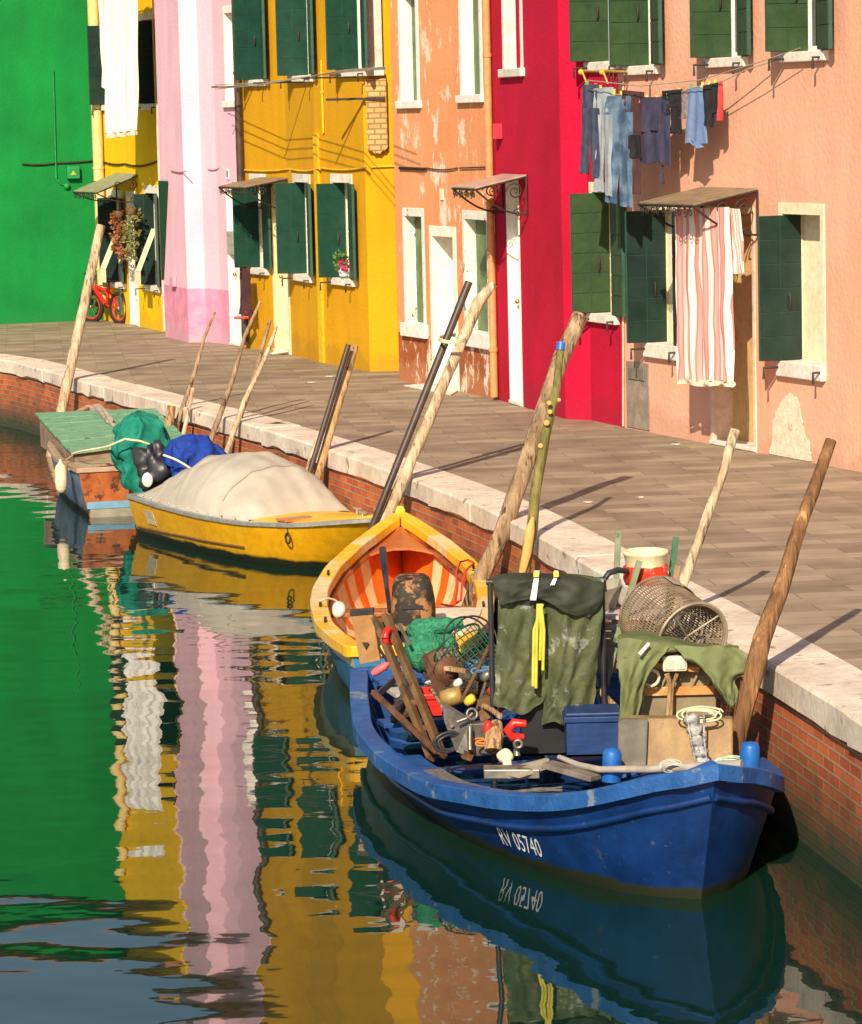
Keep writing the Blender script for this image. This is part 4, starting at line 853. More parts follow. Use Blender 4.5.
fb = MB(); c = D(61, 478, 33.0); fb.lathe(c-Z*.16, [(0, 0), (.035, .01), (.06, .05), (.065, .12), (.065, .24), (.05, .29), (.02, .32), (.012, .35), (0, .355)], 14)
fo = fb.build('fender', M('cream_fender', (.66, .56, .38), (.74, .64, .46), rough=.5), origin=c); tag(fo, 'cream fender hanging from the blue side of the green boarded boat', 'fender')
b = MB(); b.tube(sag(c+Z*.19, D(73, 455, 33.7), .02, 6), .008, 5); b.build('fender_rope', CORD, fo)
b = MB(); b.prism([D(93, 407, 36.3), D(100, 406, 36.3), D(113, 421, 35.3), D(109, 424, 35.3), D(106, 422, 35.3)], Z*.03); b.tube([D(110, 422, 35.3), D(135, 445, 34.2)], .02, 8); tag(b.build('paddle', M('grey_wood_blade', (.34, .27, .22), (.44, .36, .30), rough=.7), origin=D(103, 414, 35.8)), 'grey wooden oar blade lying on the faded green boards', 'oar')
# ---- striped orange boat
oh = Hull((-.21, 21.55), (-.26, 26.95), [(0, .36), (.08, .48), (.2, .60), (.38, .66), (.52, .66), (.68, .57), (.82, .40), (.92, .22), (.975, .08), (1, 0)], [(0, .42), (.5, .42), (.75, .50), (.9, .58), (1, .68)], draft=.2, rake=.5, zf=.0, N=44, flare=(.5, .74, .84, .93, 1))
ot = thing('fishing_boat', 'open boat with yellow gunwale and orange and cream striped inside', 'boat', oh.O)
OBL = M('sea_blue_hull', (.02, .12, .24), (.035, .17, .32), wline=.06, rough=.5, patch=(.10, .14, .16), pth=.62, pscale=5)
OCR = M('cream_hull_band', (.52, .46, .28), (.62, .56, .36), rough=.5, patch=(.22, .2, .12), pth=.62, pscale=6)
ORG_ = M('orange_lining', (.80, .13, .012), (.86, .17, .02), rough=.45, bump=.08)
CRM = M('cream_lining', (.80, .58, .28), (.85, .66, .36), rough=.45, bump=.08)
OYR = M('yellow_gunwale_paint', (.80, .42, .012), (.84, .50, .03), scale=1.2, rough=.4, patch=(.74, .58, .32), pth=.50, pscale=1.1, patch2=(.50, .28, .08), p2th=.66, p2scale=9)
oh.build(ot, [OCR, OBL, SLIME], [CRM, ORG_], rows=[0, 1, 1, 2, 2], transom=1, inner_mat=lambda t, k: (1 if int(t*22) % 2 else 0) if t < .90 else 1)
oh.rail(ot, OYR, wi=.098, wo=.03, h=.075, up=.02)
b = MB()
for sg in (1, -1):
    b = MB(); pts = [oh.loc(oh.L*t, sg*(oh.W(t)-.10), oh.S(t)-.10) for t in [.06+.86*k/20 for k in range(21)]]
    b.tube(pts, .022, 6, smooth=False); b.build('inner_stringer', VARN, ot)
oh.deck(ot, M('brown_foredeck', (.40, .10, .03), (.54, .17, .05), rough=.35, scale=3), .835, .955, dz=-.11, crown=.07, inset=.05)
b = MB(); g = [[oh.loc(oh.L*.80+.12*k, (oh.W(.80)-.14)*v, .10+.13*k) for v in (-1, -.5, 0, .5, 1)] for k in (0, 1, 2)]; 

b = MB(); b.blob(oh.loc(oh.L*.76, 0, .055), .26, .42, .03, nz=.05); b.build('bow_floor_mat', M('lilac_orange_floor', (.78, .22, .03), (.84, .40, .12), scale=5, rough=.6, patch=(.45, .28, .38), pth=.6, pscale=6), ot)
oh.thwart(ot, VARN, .40, .24, dz=-.12); oh.thwart(ot, VARN, .06, .3, dz=-.10, name='stern_seat')
for t, sg in ((.34, -1), (.60, -1), (.2, -1), (.62, 1), (.30, 1)):
    b = MB(); c = oh.loc(oh.L*t, sg*(oh.W(t)-.04), oh.S(t)+.028); b.tube([c-oh.a*.05+Z*.02, c-oh.a*.03, c+oh.a*.03, c+oh.a*.05+Z*.02], .010, 6); b.build('rowlock', IRON, ot)
b = MB(); c = oh.loc(oh.L+.0, 0, oh.S(1)); b.tube([c-Z*.55-oh.a*.28, c-Z*.2-oh.a*.06, c+Z*.02, c+Z*.055+oh.a*.01], [.03, .04, .045, .03], 10); b.build('stem_post', OYR, ot)
# outboard with a camouflage hood
CAMO = M('camouflage_cloth', (.022, .018, .012), (.03, .028, .018), scale=3, rough=.7, patch=(.34, .15, .055), pth=.53, pscale=10, patch2=(.10, .055, .025), p2th=.55, p2scale=14, bump=.2)
oc = D(413, 612, 21.9)
b = MB(); b.tube([oc+V((0, -.05, -.05)), oc+V((0, -.1, -.5)), oc+V((0, -.12, -.85))], [.09, .07, .05], 10); mo = b.build('outboard_motor', BLACKM, ot)
g = MB(); prof = [(.155, .185, -.10), (.158, .19, .0), (.150, .185, .10), (.140, .175, .18), (.122, .15, .235), (.09, .11, .258), (.0, .0, .262)]; vs = []; nn_ = 20
for (rx, ry, z) in prof:
    for k in range(nn_):
        a = 2*math.pi*k/nn_; cs, sn = math.cos(a), math.sin(a); vs.append(oc+V((rx*math.copysign(abs(cs)**.55, cs)*(1+.02*math.sin(3*a+z*20)), ry*math.copysign(abs(sn)**.55, sn), z)))
g.add(vs, [(i*nn_+k, i*nn_+(k+1) % nn_, (i+1)*nn_+(k+1) % nn_, (i+1)*nn_+k) for i in range(len(prof)-1) for k in range(nn_)], 0, True)
g.build('camouflage_hood', CAMO, mo)
b = MB(); b.cell(oc+V((-.07, -.199, .05)), V((.14, 0, 0)), V((0, .03, 0)), Z*.025); b.build('hood_vent', BLACKM, mo)
b = MB(); b.tube([D(390, 612, 22.0), D(386.5, 585, 22.2), D(383.5, 560, 22.45), D(382.5, 549, 22.55)], [.016, .018, .027, .026], 10); b.build('tiller', BLACKM, mo)
b = MB(); c = D(339, 610, 22.6); b.blob(c, .052, .052, .062, nz=.04, n=14, m=10); fo = b.build('fender', M('dirty_white_fender', (.60, .55, .46), (.70, .66, .56), rough=.5), origin=c); tag(fo, 'round dirty white fender inside the striped boat at its left edge', 'fender')
b = MB(); b.tube([c+Z*.05, D(335, 600, 22.9), D(328, 598, 23.2), D(320, 601, 23.3)], .008, 5); b.build('fender_rope', CORD, fo)
REDR = M('red_rope', (.65, .03, .015), (.75, .06, .03), rough=.6)
b = MB(); b.tube([D(455, 605, 23.8), D(457, 590, 24.0), D(456, 572, 24.4), D(460, 562, 24.7), D(468, 560, 24.7), D(474, 563, 24.6), D(466, 570, 24.5), D(462, 585, 24.2), D(461, 600, 24.0), D(452, 606, 23.8), D(440, 604, 23.5)], .009, 6)
tag(b.build('rope', REDR, origin=D(462, 580, 24.2)), 'red rope looped over the right gunwale of the striped boat', 'rope')
g = []
for i in range(9):
    v = i/8; row = []
    for j in range(9):
        u_ = j/8; row.append(oh.loc(.35+1.15*v, .10+(.50)*u_*math.sin(.5+1.35*v) if False else .12+(oh.W(.07+.21*v)-.17)*u_, oh.S(.1)+.03+.05*math.sin(u_*3)*math.sin(v*3)))
    g.append(row)
b = MB(); b.sheet(g, Z*-.03); b.build('quarter_deck', M('cream_deck', (.72, .64, .48), (.8, .72, .56), rough=.5), ot)
# ================================================================== the blue fishing boat in front
bh = Hull((.06, 20.8), (1.40, 15.76), [(0, .60), (.12, .76), (.28, .94), (.45, 1.02), (.62, .97), (.76, .80), (.86, .62), (.93, .44), (.975, .23), (1, 0)], [(0, .42), (.3, .32), (.6, .32), (.8, .42), (.9, .52), (1, .74)], draft=.28, rake=.35, zf=-.02, N=44, flare=(.55, .78, .87, .94, 1), th=.045)
bt = thing('fishing_boat', 'blue fishing boat loaded with gear, with white registration letters on its side', 'boat', bh.O)
BLU = M('blue_boat_paint', (.003, .023, .12), (.006, .04, .175), scale=2.5, rough=.38, bump=.2, bscale=10, wline=.06, patch=(.03, .05, .09), pth=.64, pscale=4, patch2=(.045, .075, .16), p2th=.64, p2scale=22, grime=.4, gscale=6)
BLW = M('worn_light_blue_paint', (.010, .068, .25), (.024, .11, .35), scale=5, rough=.5, bump=.5, patch=(.16, .20, .28), pth=.60, pscale=6, patch2=(.14, .10, .07), p2th=.66, p2scale=11)
BIN_ = M('blue_inside_paint', (.008, .055, .22), (.018, .09, .30), scale=4, rough=.55, patch=(.10, .12, .15), pth=.6, pscale=6)
BLT = M('bright_blue_bitt_paint', (.008, .09, .36), (.014, .13, .44), rough=.45, patch=(.10, .14, .22), pth=.6, pscale=14, bump=.1)
bh.build(bt, [BLU, SLIME], [BIN_], rows=[0, 0, 0, 0, 1])
bh.rail(bt, BLW, wi=.085, wo=.03, h=.085, up=.02)
for sg in (1, -1):
    b = MB(); pts = [bh.surf(t, sg, bh.S(t)-.17)+bh.b*sg*.012 for t in [k/50 for k in range(51)]]; b.tube(pts, .021, 8); b.build('rubbing_strake', BLU if sg > 0 else BLU, bt)
bh.ribs(bt, BIN_, [.08, .18, .28, .38, .48, .58]); bh.thwart(bt, BLW, .03, .20, dz=-.035, name='stern_bench'); bh.thwart(bt, BIN_, .19, .18, dz=-.10); bh.thwart(bt, BIN_, .44, .16, dz=-.12)
PLK = M('scuffed_plank', (.40, .36, .34), (.54, .48, .44), scale=6, rough=.8, patch=(.22, .2, .22), pth=.6, pscale=5, stretch=(1, 5, 1))
b = MB(); b.cell(bh.loc(.30, -.62, .33), bh.a*.30, bh.b*1.1, Z*.03); b.build('engine_board', PLK, bt, bevel=.004)
bh.deck(bt, BLW, .80, .985, dz=-.035, crown=.03, inset=.07)
b = MB(); wb = bh.W(.8); b.prism([bh.loc(bh.L*.79, -wb*.88, bh.S(.8)-.05), bh.loc(bh.L*.79, -wb*.60, .03), bh.loc(bh.L*.79, wb*.60, .03), bh.loc(bh.L*.79, wb*.88, bh.S(.8)-.05)], bh.a*.025); b.build('bulkhead', BIN_, bt)
# side deck along the side nearest the viewer, with its tread plate and hatch strips
g = []
for k in range(17):
    t = .42+.40*k/16; w = bh.W(t); g.append([bh.loc(bh.L*t, (w-.06-.20*v), bh.S(t)-.03) for v in (0, .5, 1)])
b = MB(); b.sheet(g, Z*-.03); b.build('side_deck', BIN_, bt)
g = []
for k in range(13):
    t = .52+.22*k/12; w = bh.W(t); g.append([bh.loc(bh.L*t, (w-.10-.14*v), bh.S(t)-.012) for v in (0, .5, 1)])
b = MB(); b.sheet(g, Z*-.012); b.build('tread_plate', M('studded_metal', (.16, .14, .12), (.34, .30, .26), scale=55, rough=.5, metal=.4, bump=.8, bscale=70), bt)
# bitts: short rounded blue posts at the bow
for (x, y, Y, sc_) in ((611, 770, 16.75, 1), (749, 764, 16.35, 1.0)):
    b = MB(); c = D(x, y, Y); b.lathe(c-Z*.06, [(.052, 0), (.052, .10), (.05, .15), (.040, .172), (.0, .18)], 14, ax=V((.05, 0, 1))); b.build('bitt', BLT, bt)
WLET = M('white_lettering', (.62, .62, .60), (.72, .72, .7), rough=.6, grime=0)
# registration painted on the skin, letter by letter, following the curve
cv = bpy.data.curves.new('reg', 'FONT'); cv.body = 'RV 05740'; cv.size = .15; cv.align_x = 'LEFT'; cv.align_y = 'BOTTOM'; cv.space_character = 1.05
tmp = bpy.data.objects.new('tmp', cv); col.objects.link(tmp); me = bpy.data.meshes.new_from_object(tmp.evaluated_get(bpy.context.evaluated_depsgraph_get())); bpy.data.objects.remove(tmp)
REG_T, REG_H = .735, .065
b = MB(); vs = [bh.surf(REG_T+v.co.x*.66/bh.L, 1, REG_H+v.co.y*1.0)+bh.b*.008 for v in me.vertices]
b.add(vs, [tuple(p.vertices) for p in me.polygons]); b.build('registration_letters', WLET, bt)
# ---------------------------------------------------------------- gear aboard
RUST = M('rusty_steel', (.09, .035, .018), (.17, .075, .035), scale=12, rough=.75, bump=.5, patch=(.24, .13, .07), pth=.62, pscale=10)
STEEL = M('worn_steel', (.15, .135, .115), (.30, .27, .235), scale=10, rough=.4, metal=.6, bump=.2, patch=(.20, .10, .05), pth=.63, pscale=9)
BRNW = M('brown_oiled_wood', (.10, .05, .02), (.20, .11, .045), scale=5, rough=.6, stretch=(1, 1, .3), bump=.4, patch=(.10, .06, .03), pth=.6, pscale=5)
OLIVE = M('olive_waders_rubber', (.06, .075, .036), (.12, .13, .06), scale=3.5, spec=.2, rough=.75, bump=.7, bscale=12, patch=(.27, .29, .24), pth=.56, pscale=7, patch2=(.09, .11, .07), p2th=.54, p2scale=15, grime=.35, gscale=25)
OLIVE_D = M('dark_waders_bib', (.026, .030, .022), (.06, .065, .045), scale=3, spec=.2, rough=.65, bump=.4, bscale=7)
JACK = M('sage_oilskin', (.12, .14, .06), (.175, .195, .085), scale=2.5, spec=.2, rough=.7, bump=.35, bscale=8, patch=(.30, .30, .18), pth=.66, pscale=5)
YEL = M('yellow_cord', (.60, .52, .05), (.70, .62, .10), rough=.6)
NETG = M('green_netting', (.015, .16, .08), (.04, .28, .15), scale=40, rough=.8, bump=1.0, bscale=60, dist=.02)
GWIRE = M('dark_green_wire', (.01, .06, .03), (.02, .09, .05), rough=.5)
REDP = M('red_plastic', (.60, .015, .015), (.68, .03, .02), rough=.35, bump=.05)
PINK = M('pink_float', (.65, .10, .12), (.72, .16, .16), rough=.5)
RUSTC = M('orange_rust_board', (.26, .11, .018), (.36, .17, .03), scale=6, rough=.45, patch=(.28, .12, .02), pth=.6, pscale=6)
TANB = M('tan_leather_board', (.24, .14, .06), (.38, .24, .10), scale=5, rough=.6, bump=.5, patch=(.09, .065, .045), pth=.56, pscale=4)
BBOX = M('blue_crate_plastic', (.010, .035, .13), (.014, .05, .17), rough=.45)
GBAG = M('clear_plastic', (.16, .15, .16), (.50, .48, .47), scale=30, rough=.15, bump=.8, bscale=40)
def coil(label, c, rx, rz, turns, mat, th=.007, seed=0, name='rope_coil', depth=.05):
    rn = random.Random(seed); pts = []
    for k in range(int(turns*16)):
        t = k/16*6.283; r_ = 1+.25*math.sin(t*.37+seed)+rn.uniform(-.05, .05); pts.append(V(c)+V((rx*r_*math.cos(t), depth*math.sin(t*.5+seed), rz*r_*math.sin(t))))
    b = MB(); b.tube(pts, th, 5); tag(b.build(name, mat, origin=c), label, 'rope')
GST = M('green_grey_stake', (.16, .20, .12), (.28, .30, .20), scale=8, rough=.85, patch=(.05, .14, .08), pth=.55, pscale=7)
# upright board with a dark top, standing against the stern bench
u_ = V((1, 0, 0))
b = MB(); q = [D(351, 615, 20.75), D(372, 613, 20.75), D(380, 660, 20.7), D(360, 664, 20.7)]; b.prism(q, V((.01, .045, 0))); o = b.build('outboard_bracket_board', RUSTC, origin=q[3]); tag(o, 'orange brown upright board with a dark top edge at the stern of the blue boat', 'board')
b = MB(); b.prism([q[0]+Z*.03+V((-.005, -.01, 0)), q[1]+Z*.03+V((.005, -.01, 0)), q[1]+V((.005, -.01, -.005)), q[0]+V((-.005, -.01, -.005))], V((.01, .065, 0))); b.build('metal_cap', BLACKM, o)
b = MB(); c = D(365.5, 645, 20.7)+V((0, -.012, 0)); b.prism([c+V((-.022, 0, .018)), c+V((.022, 0, .018)), c+V((0, 0, -.025))], V((0, .012, 0))); b.build('bolt_plate', IRON, o)
# net hauler: two long ladders of beams with sheaves
def beam(root, a, b_, w, name, mat, h=None):
    m_ = MB(); m_.bar(a, b_, w, h or w, up=V((.2, 1, .1))); return m_.build(name, mat, root, bevel=.003)
ht = thing('net_hauler', 'tall leaning frame of two brown beams with a pink handled lever, at the stern', 'net hauler', D(438, 757, 18.4))
a1, a2 = D(381, 617, 19.6), D(437, 757, 18.4); dx = V((.032, 0, .008))
beam(ht, a1-dx, a2-dx, .035, 'beam', BRNW, .06); beam(ht, a1+dx, a2+dx, .035, 'beam', BRNW, .06)
for k in (0.02, .12, .42, .62, .80, .96):
    c = a1.lerp(a2, k); beam(ht, c-dx*1.4, c+dx*1.4, .03, 'cross_piece', RUST)
b = MB(); b.ring(a1.lerp(a2, .14)-V((0, .05, 0)), V((.9, -.4, 0)), .045, .022, n=18, m=8); b.build('sheave', REDP, ht)
beam(ht, D(399, 676, 19.3), D(375, 697, 19.0), .035, 'brace', BLACKM); beam(ht, D(373, 692, 18.9), D(437, 752, 18.2), .03, 'brace', RUST); beam(ht, D(411, 697, 19.0), D(398, 708, 18.8), .03, 'brace', BLACKM)
beam(ht, D(399, 624, 19.4), D(410, 645, 19.2), .018, 'lever_rod', STEEL); b = MB(); b.tube([D(380, 638, 19.4), D(379, 648, 19.4), D(389, 664, 19.4)], .01, 6); b.build('bent_rod', IRON, ht)
b = MB(); b.tube([D(389, 663, 19.4), D(385, 666, 19.4), D(377, 671, 19.4), D(372, 674, 19.4)], [.012, .026, .026, .016], 10); b.build('lever_handle', PINK, ht)
h2 = thing('winch', 'rusty winch with a wide steel plate between the leaning frame and the waders', 'winch', D(470, 755, 17.9))
a1, a2 = D(427, 657, 19.2), D(468, 757, 17.9); beam(h2, a1, a2, .045, 'beam', RUST, .06)
b = MB(); b.prism([D(442, 704, 18.2), D(470, 722, 18.0), D(468, 756, 17.9), D(456, 752, 17.9), D(444, 722, 18.1)], V((.02, .05, 0))); b.build('side_plate', STEEL, h2, bevel=.004)
b = MB(); b.cell(D(470, 724, 17.95), V((.12, .02, .0)), V((0, .09, 0)), Z*-.19); b.build('bright_plate', STEEL, h2, bevel=.006)
b = MB(); b.prism([D(426, 655, 19.1), D(440, 648, 19.1), D(463, 664, 19.0), D(462, 680, 18.9), D(440, 684, 18.9)], V((.02, .12, 0))); b.build('gear_housing', RUST, h2, bevel=.006)
b = MB(); b.lathe(D(449, 672, 18.9), [(0, -.03), (.09, -.03), (.09, .04), (.03, .045), (.03, .08), (0, .08)], 18, ax=V((.2, -1, .2))); b.build('drum', RUST, h2)
b = MB(); b.lathe(D(452, 697, 18.5), [(0, -.06), (.05, -.06), (.055, 0), (.05, .06), (0, .06)], 14, ax=V((1, -.2, .3))); b.build('gearbox', M('brass_yellow_metal', (.36, .22, .06), (.48, .32, .12), rough=.5, metal=.3), h2)
b = MB(); b.bar(D(445, 668, 18.8), D(466, 671, 18.7), .025, .025); b.build('wooden_lever', W_TAN, h2)
for k in range(5):
    b = MB(); b.bar(D(437+k*4, 652-k*1.6, 18.95), D(442+k*4, 664-k*1.2, 18.95), .014, .014); b.build('bar', STEEL, h2)
b = MB(); b.ring(D(472, 714, 17.95), V((.2, -1, .3)), .03, .009, n=18); b.build('eye', STEEL, h2)
b = MB(); b.tube([D(457, 722, 17.95), D(468, 718, 17.95), D(473, 713, 17.95)], .012, 6); b.tube([D(470, 727, 17.9), D(470, 750, 17.85)], .016, 8); b.build('shaft', STEEL, h2)
# spares around the winch
b = MB(); b.prism([D(476, 700, 18.3), D(497, 694, 18.3), D(502, 712, 18.2), D(480, 724, 18.1)], V((.03, .12, 0))); tag(b.build('wood_block', BRNW, origin=D(490, 712, 18.2), bevel=.01), 'brown oily wood block behind the bright steel plate', 'block')
b = MB(); b.tube([D(497, 722, 17.8), D(494, 735, 17.75), D(493, 751, 17.7)], [.03, .058, .05], 10); tag(b.build('brush_block', W_TAN, origin=D(493, 751, 17.7)), 'tan wooden float block standing between the red handles', 'float')
for (x0, y0, x1, y1, Y, lb) in ((488, 728, 494, 731, 17.75, 'small round red knob left of the tan float block'),):
    b = MB(); b.blob(D(x0, y0, Y), .03, .03, .045, nz=.05); tag(b.build('knob', REDP, origin=D(x0, y0, Y)), lb, 'knob')
ct = thing('clamp', 'red screw clamp hanging just below the hem of the waders', 'clamp', D(516, 750, 17.75))
b = MB(); b.tube([D(526, 724, 17.75), D(514, 723, 17.75), D(508, 730, 17.75), D(512, 737, 17.75), D(524, 737, 17.75)], [.022, .028, .028, .028, .018], 10); b.build('jaw', REDP, ct)
b = MB(); b.tube([D(517, 737, 17.75), D(517, 756, 17.72)], .02, 8); b.build('screw', STEEL, ct)
b = MB(); b.ring(D(518, 744, 17.68), V((0, -1, 0)), .022, .01, n=14); b.build('wing_nut', STEEL, ct)
b = MB(); b.blob(D(505, 756, 17.3), .045, .03, .04, nz=.15); b.tube([D(507, 760, 17.3), D(508, 770, 17.25)], [.025, .03], 8); tag(b.build('rope_knot', CORD, origin=D(505, 757, 17.3)), 'pale knot of rope on the near side deck of the blue boat', 'rope')
b = MB(); b.cell(D(484, 779, 17.0), V((.30, -.03, .0)), V((0, .14, 0)), Z*.05); tag(b.build('metal_tray', STEEL, origin=D(484, 779, 17.0), bevel=.005), 'low steel tray on the near side deck', 'tray')
b = MB(); b.bar(D(513, 775, 16.95), D(547, 764, 17.1), .10, .02); b.bar(D(516, 769, 17.1), D(548, 761, 17.2), .03, .03); tag(b.build('plank', M('grey_slat', (.34, .27, .2), (.46, .38, .3), rough=.7, scale=8), origin=D(530, 768, 17)), 'pale grey wooden slats on the near side deck beside the tray', 'plank')
b = MB(); b.bar(D(547, 764, 16.9), D(596, 778, 16.7), .10, .03); tag(b.build('plank', M('dark_grey_plank', (.12, .10, .08), (.22, .18, .15), rough=.5, scale=8), origin=D(570, 771, 16.8), bevel=.004), 'dark plank lying towards the left blue bitt', 'plank')
b = MB(); b.tube([D(559, 757, 17.0), D(578, 765, 16.85), D(600, 769.5, 16.7), D(650, 769, 16.6), D(700, 766.5, 16.4), D(742, 764.5, 16.3)], [.014, .018, .018, .022, .024, .028], 9); tag(b.build('oar_shaft', M('grey_pole', (.26, .22, .18), (.38, .34, .30), rough=.5, scale=6), origin=D(650, 769, 16.6)), 'grey pole lying across the bow between the two blue bitts', 'pole')
# crates and boxes amidships
def crate(x0, y0, x1, y1, Y, dep, mat, label, name='crate', cat='crate', slots=0, lid=None, yaw=0):
    p, q = D(x0, y1, Y), D(x1, y1, Y); w_ = (q-p).length; h_ = (y1-y0)*Y/F; e1 = V((math.cos(yaw), math.sin(yaw), 0)); e2 = V((-math.sin(yaw), math.cos(yaw), 0)); t = .012
    T_ = thing(name, label, cat, p); b = MB()
    b.cell(p, e1*w_, e2*dep, Z*.012)
    b.cell(p, e1*w_, e2*t, Z*h_); b.cell(p+e2*(dep-t), e1*w_, e2*t, Z*h_); b.cell(p+e2*t, e1*t, e2*(dep-2*t), Z*h_); b.cell(p+e2*t+e1*(w_-t), e1*t, e2*(dep-2*t), Z*h_)
    for k in range(slots): b.cell(p-e2*.004+Z*(h_*(k+.6)/(slots+.3)), e1*w_, e2*.004, Z*.012)
    b.build('body', mat, T_)
    b = MB(); r_ = .014
    b.cell(p-e1*r_-e2*r_+Z*(h_-.03), e1*(w_+2*r_), e2*r_, Z*.03); b.cell(p-e1*r_+e2*dep+Z*(h_-.03), e1*(w_+2*r_), e2*r_, Z*.03); b.cell(p-e1*r_+Z*(h_-.03), e1*r_, e2*dep, Z*.03); b.cell(p+e1*w_+Z*(h_-.03), e1*r_, e2*dep, Z*.03); b.build('rim', mat, T_, bevel=.003)
    if lid: b = MB(); b.cell(p+Z*(h_+.001)-e1*.005, e1*(w_+.01), e2*dep, Z*.02); b.build('lid', lid, T_, bevel=.006)
    return T_
crate(415, 694, 442, 718, 19.1, .25, REDP, 'small red slotted crate behind the leaning beams', slots=3)
crate(425, 672, 440, 690, 19.6, .16, M('white_box_plastic', (.66, .64, .6), rough=.5), 'small white box above the red crate', 'box', 'box')
crate(522, 694, 568, 756, 18.1, .30, M('black_crate_plastic', (.012, .012, .014), rough=.5, bump=.05), 'black open box under the waders', 'box', 'box')
crate(567, 716, 620, 757, 17.75, .28, BBOX, 'deep blue lidded box right of the black one', 'box', 'box', lid=BBOX)
crate(600, 672, 626, 712, 18.9, .3, M('blue_bin_plastic', (.01, .07, .26), (.015, .09, .32), rough=.5), 'blue bin behind the waders at the right', 'bin', 'bin')
crate(560, 630, 618, 690, 18.9, .3, M('grey_bin_plastic', (.16, .145, .13), (.22, .2, .18), rough=.5), 'tall grey bin standing behind the waders', 'bin', 'bin')
# green netting bundle and dark green wire pot
b = MB()
def roll(mb, pts, r, sq=.8, seed=0):
    rn = random.Random(seed); P = [V(p) for p in pts]; Q = []; rr = []
    for i in range(len(P)-1):
        for k in range(8): t = k/8; Q.append(P[i].lerp(P[i+1], t)); rr.append((r[i]*(1-t)+r[i+1]*t)*(1+.10*math.sin((i*8+k)*1.1+seed)+rn.uniform(-.05, .05)))
    Q.append(P[-1]); rr.append(r[-1]); mb.tube(Q, rr, 18, jit=.07, sq=sq)
roll(b, [D(410, 630, 19.5), D(420, 627, 19.45), D(445, 626, 19.4), D(463, 622, 19.4)], [.035, .068, .065, .035], seed=1)
roll(b, [D(446, 632, 19.45), D(425, 634, 19.4), D(412, 632, 19.45)], [.03, .055, .03], seed=5)
roll(b, [D(404, 660, 19.4), D(418, 654, 19.4), D(440, 648, 19.4), D(455, 640, 19.4)], [.07, .14, .13, .06], seed=2, sq=.9)
tag(b.build('fishing_net', NETG, origin=D(425, 655, 19.4)), 'bundle of green netting rolled up beside the leaning beams', 'net')
def wire_pot(label, c, ax, r, ln, rings, longs, mat, name, th=.005, a=None):
    T_ = thing(name, label, 'fish trap', c); ax = V(ax).normalized(); e1 = ax.cross(Z).normalized(); e2 = ax.cross(e1)
    b = MB()
    for k in range(rings): b.ring(V(c)+ax*ln*(k/(rings-1)-.5), ax, r, th*(1.5 if k in (0, rings-1) else .8), n=30, m=5)
    for k in range(longs):
        t = 2*math.pi*k/longs; o = e1*math.cos(t)*r+e2*math.sin(t)*r; b.tube([V(c)-ax*ln/2+o, V(c)+ax*ln/2+o], th*.7, 4)
    b.build('wire_drum', mat, T_); return T_, ax, e1, e2
T_, ax, e1, e2 = wire_pot('collapsed pot of dark green wire hoops behind the winch', D(474, 664, 19.0), (.55, -.45, -.62), .17, .34, 8, 30, GWIRE, 'wire_pot')
for (x, y, Y, r_) in ((476, 640, 19.2, .15), (468, 644, 19.15, .17)):
    b = MB(); b.ring(D(x, y, Y), V((.5, -.8, .35)), r_, .006, n=30, m=6); b.build('loose_hoop', IRON, T_)
# more loose gear
def heap(label, c, rx, ry, rz, mat, seed, name='net_heap', cat='net', sc=9, am=.05):
    b = MB(); b.blob(c, rx, ry, rz, nz=.5, n=36, m=22, seed=seed); b.v = [p+crump(p, seed, am, sc) for p in b.v]; tag(b.build(name, mat, origin=c), label, cat)
DNET = M('dark_brown_netting', (.03, .025, .018), (.10, .08, .055), scale=45, rough=.9, bump=1, bscale=70, dist=.02)
heap('dark tangled netting heaped under the wire pot', D(476, 690, 18.8), .16, .14, .10, DNET, 3)
heap('dark netting heaped on the floor left of the red crate', D(402, 712, 19.0), .10, .12, .07, DNET, 5)
heap('crumpled white rag lying by the white box', D(436, 684, 19.2), .05, .05, .03, M('white_rag', (.5, .48, .44), (.68, .66, .6), rough=.9), 6, 'rag', 'rag', 14, .02)
coil('black hose coiled beside the winch plate', D(448, 742, 18.0), .07, .05, 3, BLACKM, .010, 3, 'hose_coil')
coil('faded blue rope loops behind the winch', D(486, 672, 18.6), .07, .02, 4, M('faded_blue_rope', (.05, .12, .25), (.1, .18, .32)), .007, 4)
coil('orange rope loops at the foot of the waders', D(484, 742, 17.9), .05, .015, 3, M('orange_rope', (.5, .16, .04), (.6, .22, .06)), .006, 6)
for (x0, y0, x1, y1, Y0, Y1, w_, mt, lb) in ((462, 700, 491, 642, 18.3, 18.9, .022, BRNW, 'dark wooden stick poking up left of the waders'), (452, 726, 432, 690, 18.0, 18.7, .02, W_GREY, 'grey stick lying across the winch'), (468, 735, 489, 672, 18.1, 18.6, .018, STEEL, 'thin steel rod standing in the gear left of the waders'), (500, 716, 484, 706, 17.9, 18.2, .03, W_TAN, 'short tan batten under the hem of the waders'), (380, 700, 412, 735, 18.9, 18.5, .025, BLACKM, 'black batten leaning on the near gunwale'), (603, 700, 618, 640, 18.3, 18.5, .02, GST, 'greenish pole end behind the blue box')):
    b = MB(); p, q = D(x0, y0, Y0), D(x1, y1, Y1); b.tube([p, p.lerp(q, .5)+V((.004, 0, .003)), q], w_*.55, 7, jit=.08); tag(b.build('stick', mt, origin=p), lb, 'stick')
